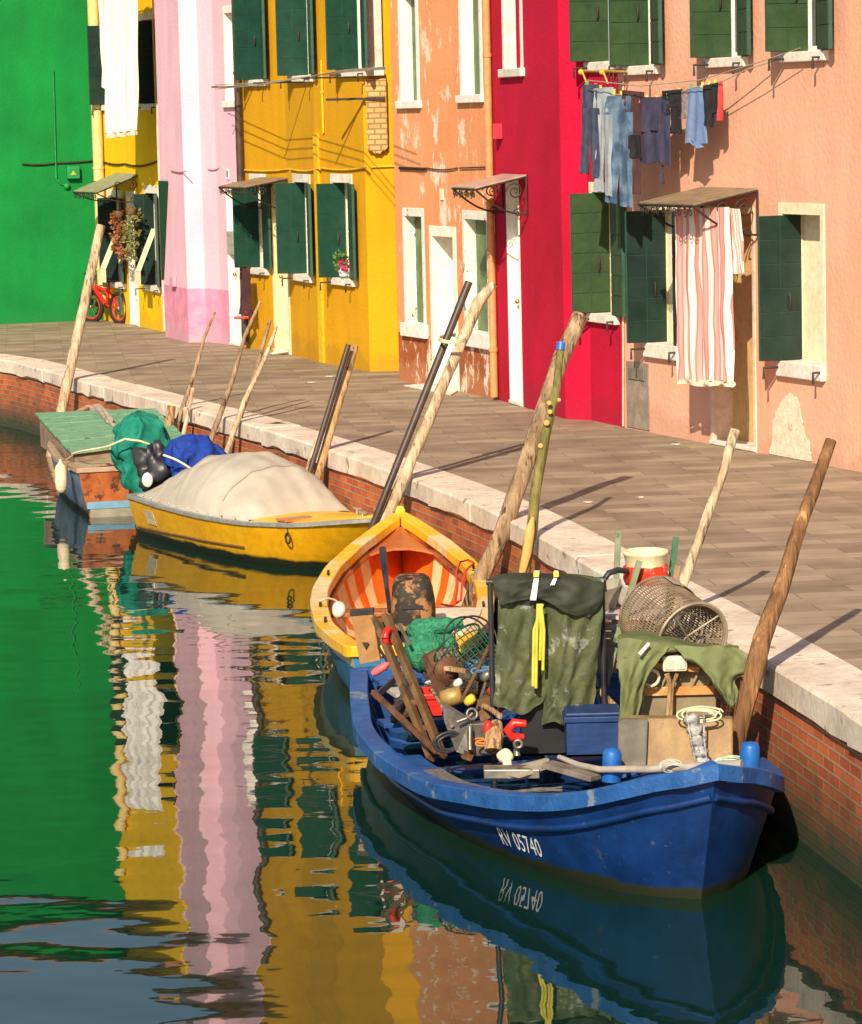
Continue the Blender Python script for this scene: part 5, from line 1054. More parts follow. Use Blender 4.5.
for (x, y, Y, mt, lb, r_) in ((470, 700, 18.1, M('yellow_float', (.62, .40, .03), rough=.5), 'small yellow float lying by the steel eye', .03), (492, 690, 18.3, REDP, 'small red float under the wire pot', .025), (458, 683, 18.6, M('white_float', (.6, .58, .52), rough=.5), 'small white float on the winch drum', .025), (486, 676, 18.5, STEEL, 'dented steel cup in the gear left of the waders', .03)):
    b = MB(); b.lathe(D(x, y, Y), [(0, -r_*1.3), (r_*.8, -r_), (r_, 0), (r_*.8, r_), (0, r_*1.3)], 12, ax=V((.6, -.4, .6))); tag(b.build('float', mt, origin=D(x, y, Y)), lb, 'float')
# big wire drum trap on top of the pile, opening towards the viewer
GALV = M('galvanised_wire', (.28, .22, .155), (.44, .37, .28), scale=9, rough=.5, metal=.3)
GALVR = M('rusted_wire', (.15, .10, .06), (.28, .20, .13), scale=9, rough=.7)
cc = D(672, 626, 18.0); AX = V((.40, -.80, -.22)).normalized()
T_, ax, e1, e2 = wire_pot('large galvanised wire drum trap on top of the gear, open end towards the viewer', cc, AX, .215, .44, 12, 96, GALVR, 'drum_trap', th=.0065)
b = MB(); b.ring(cc+ax*.225, ax, .225, .009, n=44, m=8); b.ring(cc+ax*.12, ax, .13, .007, n=32, m=6); b.build('end_ring', GALV, T_)
b = MB(); fc = cc+ax*.225
for t in (.7, 3.84, 2.3, 5.4): b.tube([fc+(e1*math.cos(t)+e2*math.sin(t))*.225, fc-ax*.06], .006, 5)
b.build('spoke', GALV, T_)
b = MB()
for k in range(26):
    t = 2*math.pi*k/26; b.tube([fc+(e1*math.cos(t)+e2*math.sin(t))*.22, cc+ax*.05+(e1*math.cos(t)+e2*math.sin(t))*.11], .003, 4)
b.build('funnel', GALVR, T_)
b = MB(); pts = [cc-ax*.2+(e1*math.cos(t)+e2*math.sin(t))*.228 for t in [3.5+.12*k for k in range(10)]]
g = [[p, p+ax*.13] for p in pts]; b.sheet(g, ax*.001+Z*.004); b.build('top_plate', M('grey_slatted_plate', (.28, .22, .17), (.40, .33, .26), rough=.7, scale=20), T_)
# slatted wooden crate behind the drum, green stakes, bucket
ct = thing('slatted_box', 'weathered slatted box behind the wire drum trap', 'box', D(610, 650, 18.7)); bw_ = V((.95, -.3, 0)).normalized(); bd = V((.3, .95, 0))
for k in range(6):
    b = MB(); b.cell(D(600, 668, 18.5)+Z*(.045*k), bw_*.46, bd*.02, Z*.035); b.build('slat', M('weathered_slats', (.22, .16, .11), (.36, .28, .2), rough=.85, scale=9) if k == 0 else bpy.data.materials['weathered_slats'], ct)
b = MB(); b.cell(D(600, 668, 18.52)+Z*.29, bw_*.46, bd*.34, Z*.02); b.build('lid', PLK, ct)
for (x0, y0, x1, y1, Y, lb, mt) in ((616, 588, 618.5, 531, 18.9, 'grey green stake rising left of the cream bucket', GST), (671, 580, 676, 537, 18.7, 'green stake rising just right of the cream bucket', M('dark_green_stake', (.03, .12, .06), (.10, .20, .12), scale=8, rough=.8)), (631, 590, 639.5, 561, 18.4, 'short grey stake standing in front of the cream bucket', GST), (673, 592, 678, 565, 18.4, 'stubby pale stake between the bucket and the slim post', W_GREY)):
    p, q = D(x0, y0, Y), D(x1, y1, Y); b = MB(); d_ = (p-q).normalized(); b.bar(p+d_*.32, q, .036, .022, up=V((0, 1, 0))); tag(b.build('stake', mt, origin=p, bevel=.003), lb, 'stake', 'stakes sticking up from the gear of the blue boat')
bc = D(646, 580, 18.6); bk = thing('bucket', 'cream bucket wrapped in a red and white bag on the gear pile', 'bucket', bc)
CRB = M('cream_bucket_plastic', (.80, .68, .42), (.86, .76, .52), rough=.4, bump=.03)
b = MB(); b.lathe(bc, [(.105, 0), (.115, .08), (.128, .15), (.134, .155), (.134, .175), (.122, .178), (.11, .10), (.0, .09)], 26); b.build('tub', CRB, bk)
b = MB(); b.lathe(bc-Z*.02, [(.122, 0), (.134, .03), (.130, .07), (.136, .10), (.128, .105)], 30); b.v = [p+V((random.uniform(-1, 1), random.uniform(-1, 1), random.uniform(-1, 1)))*.006 for p in b.v]; b.build('red_bag', M('red_white_bag', (.66, .03, .01), (.74, .05, .02), rough=.35, scale=4, patch=(.8, .72, .66), pth=.62, pscale=9), bk)
b = MB(); b.tube([D(604, 592, 18.4), D(603, 581, 18.4), D(609, 573, 18.4), D(618, 570, 18.45), D(627, 571, 18.5)], .018, 8); tag(b.build('hose', BLACKM, origin=D(604, 592, 18.4)), 'black hose curving up left of the cream bucket', 'hose')
b = MB(); b.lathe(D(607, 600, 18.75), [(.02, -.12), (.12, .10), (.115, .1), (.0, -.1)], 5, ax=V((-.1, -.2, 1)), smooth=False); tag(b.build('scoop', M('grey_scoop', (.22, .2, .15), (.34, .30, .24), rough=.6, scale=9), origin=D(607, 600, 18.75)), 'angular grey scoop tucked behind the waders and the hose', 'scoop')
# engine box under the sage jacket
EY = 17.55
et = thing('engine_box', 'metal engine box with slatted front under the sage green jacket', 'engine box', D(680, 722, EY))
KHAK = M('khaki_metal', (.20, .16, .09), (.30, .24, .14), scale=5, rough=.6, patch=(.36, .17, .05), pth=.62, pscale=6)
RUSTF = M('rust_orange_metal', (.50, .20, .05), (.62, .30, .09), scale=7, rough=.7, patch=(.62, .48, .32), pth=.62, pscale=8)
p = D(643, 722, EY); W_ = .41; H_ = .36
b = MB(); b.cell(p, V((W_, 0, 0)), V((0, .34, 0)), Z*H_); b.build('casing', KHAK, et, bevel=.008)
for k, (zz, hh) in enumerate(((.15, .05), (.30, .045))): b = MB(); b.cell(p+Z*zz+V((.01, -.03, 0)), V((W_-.02, 0, 0)), V((0, .03, 0)), Z*hh); b.build('front_rail', RUSTF if k else RUSTF, et, bevel=.004)
for k in range(4):
    b = MB(); b.bar(p+V((.10+.085*k, -.02, .19)), p+V((.15+.085*k, -.035, .30)), .022, .012); b.build('slat', KHAK, et)
b = MB(); q = [D(655, 668, EY-.08), D(700, 673, EY-.08), D(690, 660, EY+.05), D(668, 650, EY+.05)]; b.prism(q, V((0, 0, .03))); b.build('sloping_lid', RUSTF, et, bevel=.004)
it = MB(); c = D(663, 672, EY-.14); it.cell(c, V((.135, 0, .0)), V((0, .06, 0)), Z*.085); io = it.build('instrument_box', M('white_instrument', (.72, .62, .46), (.8, .7, .54), rough=.45), et, bevel=.01)
for k in (0, 1):
    b = MB(); b.cell(c+V((.012+.066*k, -.006, .012)), V((.048, 0, 0)), V((0, .006, 0)), Z*.058); b.build('dial_window', M('dial_grey', (.48, .46, .38), rough=.25), io, bevel=.004)
b = MB(); b.tube([D(667, 674, EY-.12), D(671, 686, EY-.1), D(669, 706, EY-.1), D(668, 717, EY-.1)], .016, 8); b.tube([D(677, 674, EY-.12), D(672, 687, EY-.1), D(671, 716, EY-.1)], .012, 8); b.build('cable', W_TAN, et)
b = MB(); b.ring(D(651, 678, EY-.1), V((.2, -1, 0)), .045, .010, n=20); b.build('cable_loop', M('white_cable', (.6, .52, .4)), et)
# jacket laid over it
jb = MB(); rn = random.Random(8)
jt = thing('jacket', 'sage green oilskin jacket spread over the engine box, one sleeve hanging right', 'jacket', D(660, 650, EY))
def drape(rows, nrm, amp, seed, th=.008, sub=7):
    """smooth sheet through rows of control points"""
    rn = random.Random(seed); n0 = len(rows); m0 = len(rows[0]); ph = [rn.uniform(0, 6) for _ in range(6)]; g = []
    def cr(P, t):
        i = min(int(t), len(P)-2); k = t-i; a = P[max(i-1, 0)]; b_ = P[i]; c = P[i+1]; d = P[min(i+2, len(P)-1)]
        return .5*((2*b_)+(c-a)*k+(2*a-5*b_+4*c-d)*k*k+(3*b_-a-3*c+d)*k**3)
    N_ = (n0-1)*sub; M_ = (m0-1)*sub
    for i in range(N_+1):
        R0 = [cr([rows[r_][c] for r_ in range(n0)], i/sub) for c in range(m0)]
        row = []
        for j in range(M_+1):
            p = cr(R0, j/sub); q = amp*(math.sin(j*.9+ph[0]+i*.3)+.6*math.sin(i*.8+ph[1]-j*.5)+.4*math.sin((i+j)*1.3+ph[2])); row.append(p+V(nrm)*q+crump(p, seed, amp*1.5, 6))
        g.append(row)
    mb = MB(); mb.sheet(g, V(nrm)*th); return mb
DD = lambda L_: [D(*q) for q in L_]
rows = [DD([(620, 636, 17.95), (650, 630, 17.95), (680, 640, 17.9), (708, 646, 17.85), (730, 646, 17.8)]),
        DD([(617, 640, 17.6), (645, 640, 17.5), (668, 645, 17.45), (700, 650, 17.5), (735, 650, 17.55)]),
        DD([(617, 660, 17.35), (633, 660, 17.3), (650, 657, 17.35), (668, 652, 17.4), (672, 652, 17.45)])]
drape(rows, (0, -.6, .8), .005, 1).build('back', JACK, jt)
rows = [DD([(616, 640, 17.42), (635, 640, 17.38), (652, 643, 17.38), (668, 648, 17.38)]), DD([(617, 668, 17.32), (630, 668, 17.28), (642, 667, 17.3), (657, 661, 17.34)]), DD([(618, 695, 17.3), (628, 696, 17.26), (638, 690, 17.3), (644, 684, 17.34)]), DD([(617, 722, 17.3), (625, 723, 17.26), (634, 720, 17.3), (641, 716, 17.34)])]
drape(rows, (0, -1, .1), .010, 2).build('left_front', JACK, jt)
rows = [DD([(672, 646, 17.4), (700, 648, 17.38), (722, 646, 17.4), (742, 652, 17.4)]), DD([(684, 658, 17.36), (703, 662, 17.33), (727, 662, 17.38), (748, 672, 17.4)]), DD([(702, 672, 17.33), (712, 680, 17.3), (726, 680, 17.33), (735, 680, 17.4)]), DD([(714, 688, 17.32), (722, 696, 17.3), (730, 694, 17.32), (736, 690, 17.36)]), DD([(726, 704, 17.32), (729, 708, 17.3), (733, 704, 17.32), (737, 700, 17.34)])]
drape(rows, (0, -1, .1), .009, 3).build('sleeve', JACK, jt)
b = MB(); b.prism([D(638, 653, 17.26), D(640.5, 655, 17.26), D(650, 644, 17.30), D(648, 642, 17.30)], V((0, -.006, .0))); b.build('white_label', WHITE, jt)
# tan board leaning by the bow, bottles in a net bag, rope
q = [D(618, 770, 16.95), D(618, 722, 17.05), D(624, 718, 17.05), D(733, 719, 17.0), D(733, 766, 16.9)]
b = MB(); b.prism(q, V((.01, .10, 0))); tag(b.build('padded_board', TANB, origin=D(675, 768, 16.95), bevel=.012), 'tan and dark padded board standing behind the grey pole at the bow', 'board')
b = MB(); b.prism([D(617.5, 770, 16.93), D(617.5, 721, 17.03), D(624, 717.5, 17.03), D(648, 718, 17.02), D(646, 768, 16.92)], V((0, -.03, 0))); tag(b.build('cushion', M('grey_worn_cushion', (.07, .06, .05), (.17, .15, .12), scale=5, rough=.7, bump=.4), origin=D(632, 768, 16.95), bevel=.01), 'dark grey worn cushion against the left end of the tan board', 'cushion')
bb = thing('bottle_bag', 'clear plastic bottles strung in a bag over the tan board', 'bottles', D(697, 765, 16.85))
for k in range(5):
    b = MB(); c = D(692+k*2.6, 719+k*11, 16.86-.01*k); b.blob(c, .042, .025, .033, nz=.25, seed=k); b.build('bottle', GBAG, bb)
b = MB(); b.tube([D(687, 714, 16.85), D(690, 735, 16.82), D(696, 764, 16.8)], .006, 5); b.tube([D(704, 714, 16.85), D(704, 738, 16.82), D(707, 763, 16.8)], .006, 5); b.build('strap', GBAG, bb)
coil('loose cream rope lying on top of the tan board', D(700, 714, 16.95), .10, .03, 4, CORD, .006, 2)
coil('tangle of green and white twine by the right blue bitt', D(730, 762, 16.6), .07, .02, 4, M('green_white_twine', (.3, .5, .35), (.7, .7, .6), scale=30), .006, 5)
coil('knotted grey twine wound on the pole at the bow', D(672, 767, 16.5), .05, .025, 5, M('grey_twine', (.40, .36, .28), (.5, .46, .38)), .006, 7)
# ---------------------------------------------------------------- waders hanging over a bar
WY = 18.1
rk = thing('drying_rack', 'metal bar on two uprights carrying the waders', 'rack', D(546, 720, WY+.06))
b = MB(); b.tube([D(486, 582, WY+.05), D(606, 580, WY+.05)], .018, 8); b.build('bar', BLACKM, rk)
for x in (490, 602): b = MB(); p = D(x, 581, WY+.05); b.tube([p, V((p.x, p.y, WZ+.02))], .016, 8); b.build('upright', BLACKM, rk)
wt = thing('waders', 'olive green rubber waders slung over the bar, dusted white at the hems', 'waders', D(545, 650, WY))
def panel(P, nrm, amp, nf, seed, mat, name, root, th=.02, jag=0.0):
    """P: list of rows of picture points (x,y,Y) top to bottom"""
    rows = [DD(r_) for r_ in P]; mb = drape(rows, nrm, amp, seed, th, 8)
    return mb.build(name, mat, root)
panel([[(497, 578, WY-.02), (512, 576, WY-.05), (530, 575, WY-.06), (548, 577, WY-.04)], [(497, 615, WY-.05), (512, 613, WY-.10), (530, 612, WY-.08), (549, 613, WY-.05)], [(494, 660, WY-.04), (510, 658, WY-.09), (528, 660, WY-.08), (547, 660, WY-.04)], [(493, 688, WY-.04), (508, 690, WY-.08), (525, 690, WY-.07), (545, 685, WY-.04)], [(492, 706, WY-.04), (507, 710, WY-.06), (522, 714, WY-.08), (541, 702, WY-.04)]], (0, -1, 0), .009, 2, 11, OLIVE, 'leg', wt)
panel([[(545, 577, WY-.04), (562, 576, WY-.05), (582, 577, WY-.06), (602, 580, WY-.03)], [(545, 615, WY-.06), (562, 613, WY-.12), (580, 612, WY-.09), (601, 613, WY-.04)], [(544, 660, WY-.05), (560, 660, WY-.12), (576, 660, WY-.10), (596, 660, WY-.04)], [(543, 700, WY-.05), (557, 700, WY-.10), (573, 702, WY-.10), (594, 695, WY-.04)], [(541, 726, WY-.04), (555, 722, WY-.08), (572, 731, WY-.08), (591, 725, WY-.04)]], (0, -1, 0), .010, 2, 12, OLIVE, 'leg', wt)
panel([[(493, 576, WY+.06), (512, 573, WY+.02), (545, 574, WY+.0), (575, 574, WY+.02), (604, 580, WY+.05)], [(492, 582, WY-.06), (512, 578, WY-.12), (545, 578, WY-.13), (575, 580, WY-.13), (603, 586, WY-.06)], [(495, 592, WY-.09), (512, 590, WY-.15), (545, 590, WY-.15), (575, 600, WY-.16), (601, 602, WY-.08)], [(499, 607, WY-.10), (512, 602, WY-.15), (540, 600, WY-.15), (567, 614, WY-.16), (588, 618, WY-.09)]], (0, -1, .1), .006, 2, 13, OLIVE_D, 'bib_flap', wt)
b = MB()
for k, (x, yb) in enumerate(((536, 688), (540, 660), (543, 670), (533, 686))):
    b = MB(); b.tube([D(538+k*1.5, 604, WY-.19), D(x+1, 630, WY-.18), D(x, yb, WY-.17)], .010, 6); b.build('yellow_brace', YEL, wt)
for (x0, x1) in ((531, 536), (551, 554.5)):
    b = MB(); b.prism([D(x0+3, 571, WY-.0), D(x1+3.5, 571, WY-.0), D(x1+3, 577, WY-.16), D(x0+3, 577, WY-.16)], V((0, -.006, .004))); b.prism([D(x0+3, 577, WY-.165), D(x1+3, 577, WY-.165), D(x1, 600 if x0 < 540 else 585, WY-.19), D(x0-1, 600 if x0 < 540 else 585, WY-.19)], V((0, -.006, 0))); b.build('white_strap', WHITE, wt)
    b = MB(); b.cell(D(x0+2.5, 577, WY-.19), V((.03, 0, 0)), V((0, .008, 0)), Z*.03); b.build('yellow_buckle', YEL, wt)
# side poles and oars in the gap right of the waders
for (x0, y0, x1, y1, Y, mt, lb) in ((604, 655, 606, 712, 18.3, M('dark_green_pole', (.01, .09, .05)), 'dark green rod right of the waders'), (598, 690, 617, 708, 18.2, W_TAN, 'tan stick lying slanted beside the green rod')):
    b = MB(); b.tube([D(x0, y0, Y), D(x1, y1, Y)], .018, 8); tag(b.build('rod', mt, origin=D(x1, y1, Y)), lb, 'rod')
# ================================================================== washing
A, B_, U_, N_ = hs.fr(0)
def W(x, y, d): return hs.pt(0, *hs.sz(0, x, y, d), d)
DEN1 = M('dark_denim', (.035, .045, .085), (.06, .075, .13), scale=9, rough=.9, bump=.3)
DEN2 = M('pale_denim', (.24, .28, .32), (.38, .42, .46), scale=3, rough=.9, bump=.3)
DEN3 = M('mid_blue_denim', (.045, .09, .17), (.15, .23, .34), scale=5, rough=.9, bump=.3, lo=.4, hi=.6)
BRO = M('maroon_brown_cotton', (.06, .022, .028), (.09, .035, .04), rough=.9); NAV = M('navy_cotton', (.035, .033, .07), (.055, .05, .10), rough=.9)
BLKC = M('black_cotton', (.012, .011, .014), (.02, .02, .024), rough=.9); PAT = M('patterned_cotton', (.18, .14, .15), (.34, .28, .28), scale=30, rough=.9)
SKY_ = M('blue_cotton', (.12, .19, .38), (.17, .25, .46), scale=4, rough=.9); REDT = M('red_trim_cotton', (.45, .05, .05), rough=.9)
def dline(x): return .50-.28*(x-585)/(720-585)
def garment(name, label, cat, x0, x1, parts, mat, group='clothes on the line below the upper windows'):
    """parts: (name, [(xl,yt),(xr,yt),(xl,yb),(xr,yb)], folds, material or None)"""
    c = W((x0+x1)/2, parts[0][1][0][1], dline((x0+x1)/2)); T_ = thing(name, label, cat, c, group)
    for k, (pn, q, nf, mt) in enumerate(parts):
        d0 = dline((x0+x1)/2)+.018*k*0; b = MB(); P4 = [W(x, y, dline(x)+.012*(k % 3)) for x, y in q]
        b.cloth(P4[0], P4[1], P4[2], P4[3], N_, amp=.013, nf=nf, th=.022, seed=int(x0)+k, nu=10, nv=18, hemw=.006); b.build(pn, mt or mat, T_)
    return T_
def jeans(label, x0, x1, yt, yb, mat, w2=None, yc=None):
    xm = (x0+x1)/2; yc = yc or yt+(yb-yt)*.25; gp = (x1-x0)*.035
    return garment('jeans', label, 'jeans', x0, x1, [('waist', [(x0, yt), (x1, yt-1), (x0-1, yc+4), (x1, yc+3)], 1.5, None), ('leg', [(x0-.5, yc), (xm, yc), (x0-1.5, yb-4), (xm-1.5-gp*2, yb-3)], 1, None), ('leg', [(xm, yc), (x1, yc), (xm+.5+gp*2, yb), (x1+1, yb+1)], 1, None)], mat)
jeans('dark blue jeans, first on the left of the clothesline', 584, 599, 85, 177, DEN1)
jeans('pale grey blue jeans second on the clothesline', 597, 613, 88, 195, DEN2)
jeans('long mid blue faded jeans hanging lowest on the clothesline', 608, 633, 96, 206, DEN3, yc=112)
garment('shirt', 'maroon brown shirt hanging between the faded jeans and the navy hoodie', 'shirt', 628, 642, [('body', [(624, 90), (644, 92), (625, 158), (644, 157)], 2, None), ('sleeve', [(634, 150), (640, 150), (634, 193), (640, 194)], 1, None), ('dark_panel', [(631, 135), (640, 135), (631, 156), (641, 158)], 1, BLKC)], BRO)
garment('hoodie', 'dark navy hooded top in the middle of the clothesline', 'hoodie', 642, 668, [('body', [(643, 100), (665, 98), (641, 164), (665, 162)], 2, None), ('hood', [(645, 97), (662, 97), (643, 132), (660, 130)], 1, None), ('sleeve', [(661, 99), (669, 101), (661, 160), (673, 168)], 1, None), ('cord', [(662.5, 165), (663.5, 165), (662.5, 183), (663.5, 183)], 1, None)], NAV)
garment('leggings', 'small black leggings just right of the hoodie', 'leggings', 668, 681, [('waist', [(664, 91), (683, 89), (665, 108), (683, 107)], 1, None), ('leg', [(673, 104), (683, 104), (673, 133), (682, 134)], 1, None), ('leg', [(664, 104), (671, 104), (665, 114), (671, 114)], 1, None)], BLKC)
garment('child_top', 'small grey patterned child top left of the blue shirt', 'top', 677, 685, [('body', [(678, 92), (689, 90), (678, 119), (687, 118)], 1, None)], PAT)
garment('shirt', 'light blue shirt hanging upside down near the right end of the line', 'shirt', 688, 705, [('body', [(690, 89), (704, 87), (687, 143), (707, 144)], 2, None), ('tail', [(689, 140), (697, 140), (697, 147), (703, 148)], 1, None)], SKY_)
garment('tshirt', 'black tee shirt second from the right end of the line', 't-shirt', 704, 717, [('body', [(705, 86), (717, 83), (704, 124), (713, 127)], 1, None), ('sleeve', [(713, 84), (718, 83), (714, 112), (719, 112)], 1, None)], BLKC)
garment('tshirt', 'black and red edged top last on the right of the line', 't-shirt', 717, 723, [('body', [(717, 83), (721, 82), (717, 118), (721, 120)], 1, None), ('red_edge', [(720.5, 82), (723, 82), (720.5, 120), (722.5, 120)], 1, REDT)], BLKC)
LINE = M('clothesline_cord', (.30, .26, .2), rough=.8)
ct = thing('clothesline', 'cord clothesline stretched under the upper windows of the salmon house', 'clothesline', W(650, 90, .4))
pts = [(585, 84), (600, 91), (620, 95), (642, 99), (665, 98), (688, 89), (705, 85), (723, 81), (748, 69)]
b = MB(); b.tube([W(x, y, dline(x)) for x, y in pts]+[W(790, 56, .02)], .006, 5); b.build('cord', LINE, ct)
b = MB(); b.tube([W(x, y, dline(x)+.10) for x, y in ((585, 80), (640, 86), (700, 80), (760, 62), (800, 48))], .005, 5); b.build('cord', LINE, ct)
BRASS = M('yellow_bracket', (.55, .36, .06), rough=.5)
for (x, y) in ((582, 71), (603, 71)):
    b = MB(); b.tube([W(x, y, .50), W(x+26, y+1, .02)], .012, 6); b.blob(W(x-1, y+1, .50), .03, .03, .03, nz=0, n=8, m=6); b.tube([W(x, y, .50), W(x+5, y+13, .49)], .010, 5); b.build('bracket', BRASS, ct)
PEG = [M('peg_yellow', (.75, .50, .03), rough=.5, bump=0), M('peg_green', (.03, .30, .16), rough=.5, bump=0), M('peg_red', (.75, .14, .06), rough=.5, bump=0)]
PN = ['yellow', 'green', 'red']
pg = [(587, 85, 1), (595, 87, 2), (601, 89, 0), (607, 91, 1), (614, 93, 0), (622, 95, 0), (629, 96, 0), (635, 97, 0), (641, 99, 2), (647, 99, 0), (656, 99, 0), (662, 98, 2), (668, 97, 1), (673, 95, 1), (679, 92, 0), (685, 90, 2), (692, 88, 1), (702, 86, 0), (709, 85, 0), (715, 83, 0)]
pm0 = None
for x, y, c in pg:
    b = MB(); p = W(x, y, dline(x)); b.box(p, (.022, .022, .075), Matrix.Rotation(random.uniform(-.4, .4), 3, 'Y')); o = b.build('clothes_peg', PEG[c], origin=p)
    tag(o, 'small %s clothes peg on the clothesline' % PN[c], 'clothes peg', '%s clothes pegs on the clothesline' % PN[c])
# striped towel hanging from the salmon awning
def stripes_mat():
    m, nt, b = new_mat('red_white_striped_towel'); N = nt.nodes; L = nt.links
    uv = N.new('ShaderNodeUVMap'); uv.uv_map = 'UVMap'; sx = N.new('ShaderNodeSeparateXYZ'); L.new(uv.outputs[0], sx.inputs[0])
    no = N.new('ShaderNodeTexNoise'); no.inputs['Scale'].default_value = 2.4; L.new(uv.outputs[0], no.inputs['Vector'])
    ma = N.new('ShaderNodeMath'); ma.operation = 'MULTIPLY_ADD'; L.new(no.outputs[0], ma.inputs[0]); ma.inputs[1].default_value = .14; L.new(sx.outputs[0], ma.inputs[2])
    m2 = N.new('ShaderNodeMath'); m2.operation = 'MULTIPLY'; L.new(ma.outputs[0], m2.inputs[0]); m2.inputs[1].default_value = 6
    fr = N.new('ShaderNodeMath'); fr.operation = 'FRACT'; L.new(m2.outputs[0], fr.inputs[0])
    r = N.new('ShaderNodeValToRGB'); r.color_ramp.interpolation = 'CONSTANT'; e = r.color_ramp.elements
    e[0].position = 0; e[0].color = (.80, .70, .62, 1); e[1].position = .48; e[1].color = (.80, .20, .19, 1)
    x = r.color_ramp.elements.new(.60); x.color = (.80, .34, .31, 1); x = r.color_ramp.elements.new(.92); x.color = (.80, .20, .19, 1)
    L.new(fr.outputs[0], r.inputs[0]); L.new(r.outputs[0], b.inputs['Base Color']); b.inputs['Roughness'].default_value = .95; b.inputs['Specular IOR Level'].default_value = .1
    nb = N.new('ShaderNodeTexNoise'); nb.inputs['Scale'].default_value = 90; L.new(uv.outputs[0], nb.inputs['Vector']); bu = N.new('ShaderNodeBump'); bu.inputs['Strength'].default_value = .4; bu.inputs['Distance'].default_value = .01
    L.new(nb.outputs[0], bu.inputs['Height']); L.new(bu.outputs[0], b.inputs['Normal']); return m
TW = stripes_mat(); HEM = M('towel_hem', (.80, .66, .48), (.84, .72, .55), rough=.95)
tt = thing('striped_towel', 'long red and white striped towel hanging from the front of the awning', 'towel', W(706, 208, .40))
b = MB(); b.cloth(W(677, 209, .42), W(729, 207, .42), W(680, 379, .44), W(733.5, 382, .44), N_, amp=.022, nf=3.2, th=.012, nu=44, nv=26, seed=4, amp0=.5, hemw=.012); b.build('sheet', TW, tt)
b = MB(); b.cloth(W(680, 378.5, .445), W(733.5, 381.5, .445), W(680, 384.5, .445), W(733.6, 387, .445), N_, amp=.018, nf=3.2, th=.014, nu=30, nv=3, seed=4, amp0=1, hemw=.010); b.build('hem', HEM, tt)
b = MB(); b.cloth(W(728, 208, .36), W(739, 209, .34), W(732, 274, .36), W(745, 273, .34), N_, amp=.02, nf=1.2, th=.012, nu=14, nv=14, seed=6); b.build('folded_edge', TW, tt)
# white washing on the yellow house
hyA, hyB, hyU, hyN = hy.fr(0)
def WY_(x, y, d, i=0): return hy.pt(i, *hy.sz(i, x, y, d), d)
WSH = M('white_cotton_sheet', (.80, .76, .72), (.86, .83, .80), scale=1.5, rough=.95, bump=.1)
st = thing('bed_sheet', 'large white bed sheet with an orange edged hem hanging on the small yellow house', 'sheet', WY_(122, 60, .7))
b = MB(); b.cloth(WY_(103, -45, .8), WY_(138, -47, .7), WY_(108, 133, .8), WY_(137.5, 130, .7), hyN, amp=.035, nf=3, th=.012, nu=36, nv=20, seed=3, amp0=.6); b.build('sheet', WSH, st)
b = MB(); b.cloth(WY_(108, 133, .8), WY_(137.5, 130, .7), WY_(108.3, 138.5, .8), WY_(137.7, 134.5, .7), hyN, amp=.035, nf=3, th=.014, nu=30, nv=2, seed=3, amp0=1); b.build('hem', M('orange_hem', (.80, .56, .40), rough=.95), st)
t_ = thing('bed_sheet', 'smaller white cloth half hidden behind the large sheet on the yellow house', 'sheet', WY_(106, 60, .8)); b = MB(); b.cloth(WY_(97, -42, .62), WY_(106, -42, .62), WY_(103, 84, .62), WY_(107, 90, .62), hyN, amp=.03, nf=1, th=.012, seed=5); b.build('sheet', WSH, t_)
b = MB(); b.tube([WY_(92, -43, .75), WY_(120, -45, .75), WY_(160, -47, .75)], .008, 5); tag(b.build('clothesline', LINE, origin=WY_(120, 5, .75)), 'cord across the small yellow house holding the white sheets', 'clothesline')
# drying wires on the ochre house between pole brackets
ow = thing('drying_wires', 'pair of bare drying wires across the upper ochre house', 'clothesline', ho.pt(1, .2, 3.5, .6))
for k in range(3):
    b = MB(); P = [(215, 85+2*k), (262, 83+k), (312, 76), (345, 72-k), (386, 69-k)]; pts_ = []
    for x, y in P: pts_.append(ho.pt(1, *ho.sz(1, x, y, .55+.08*k), .55+.08*k))
    b.tube(pts_, .006, 5); b.build('wire', LINE, ow)
for x, y in ((262, 80), (306, 76), (357, 71)):
    b = MB(); q = ho.sz(1, x, y+6, .02); b.tube([ho.pt(1, q[0], q[1], .02), ho.pt(1, q[0], q[1], .72)], .012, 6); b.build('bracket', IRON, ow)
# floral cloth and red dustpan by the pink door
FLR = M('floral_dark_cloth', (.05, .015, .02), (.08, .025, .03), rough=.9, scale=8, patch=(.40, .36, .36), pth=.64, pscale=11, patch2=(.45, .05, .04), p2th=.68, p2scale=14)
HA, HB, HU, HN = ho.fr(0); hq = lambda x, y, d: ho.pt(0, *ho.sz(0, x, y, d), d)
b = MB(); b.cloth(hq(243, 268, .2), hq(249, 268, .2), hq(242, 314, .2), hq(252.5, 316, .2), HN, amp=.03, nf=2, th=.012, nu=12, nv=12, seed=2); tag(b.build('floral_cloth', FLR, origin=hq(247, 268, .2)), 'dark floral cloth hanging beside the white door of the pink house', 'cloth')
b = MB(); b.box(hq(241.5, 317.5, .3), (.20, .12, .035)); tag(b.build('dustpan', REDP, origin=hq(241.5, 317.5, .3), bevel=.008), 'small red pan hung below the floral cloth', 'pan')
b = MB(); b.tube([hq(246, 316, .12), hq(243, 318, .3)], .01, 5)
# doorway rag at the cream door
b = MB(); p = hq(281, 349, .1); b.blob(V((p.x, p.y, .035)), .14, .10, .045, nz=.5, seed=4); tag(b.build('floor_cloth', M('rumpled_white_cloth', (.6, .52, .40), rough=.95), origin=V((p.x, p.y, 0))), 'crumpled pale floor cloth on the step of the cream door', 'cloth')
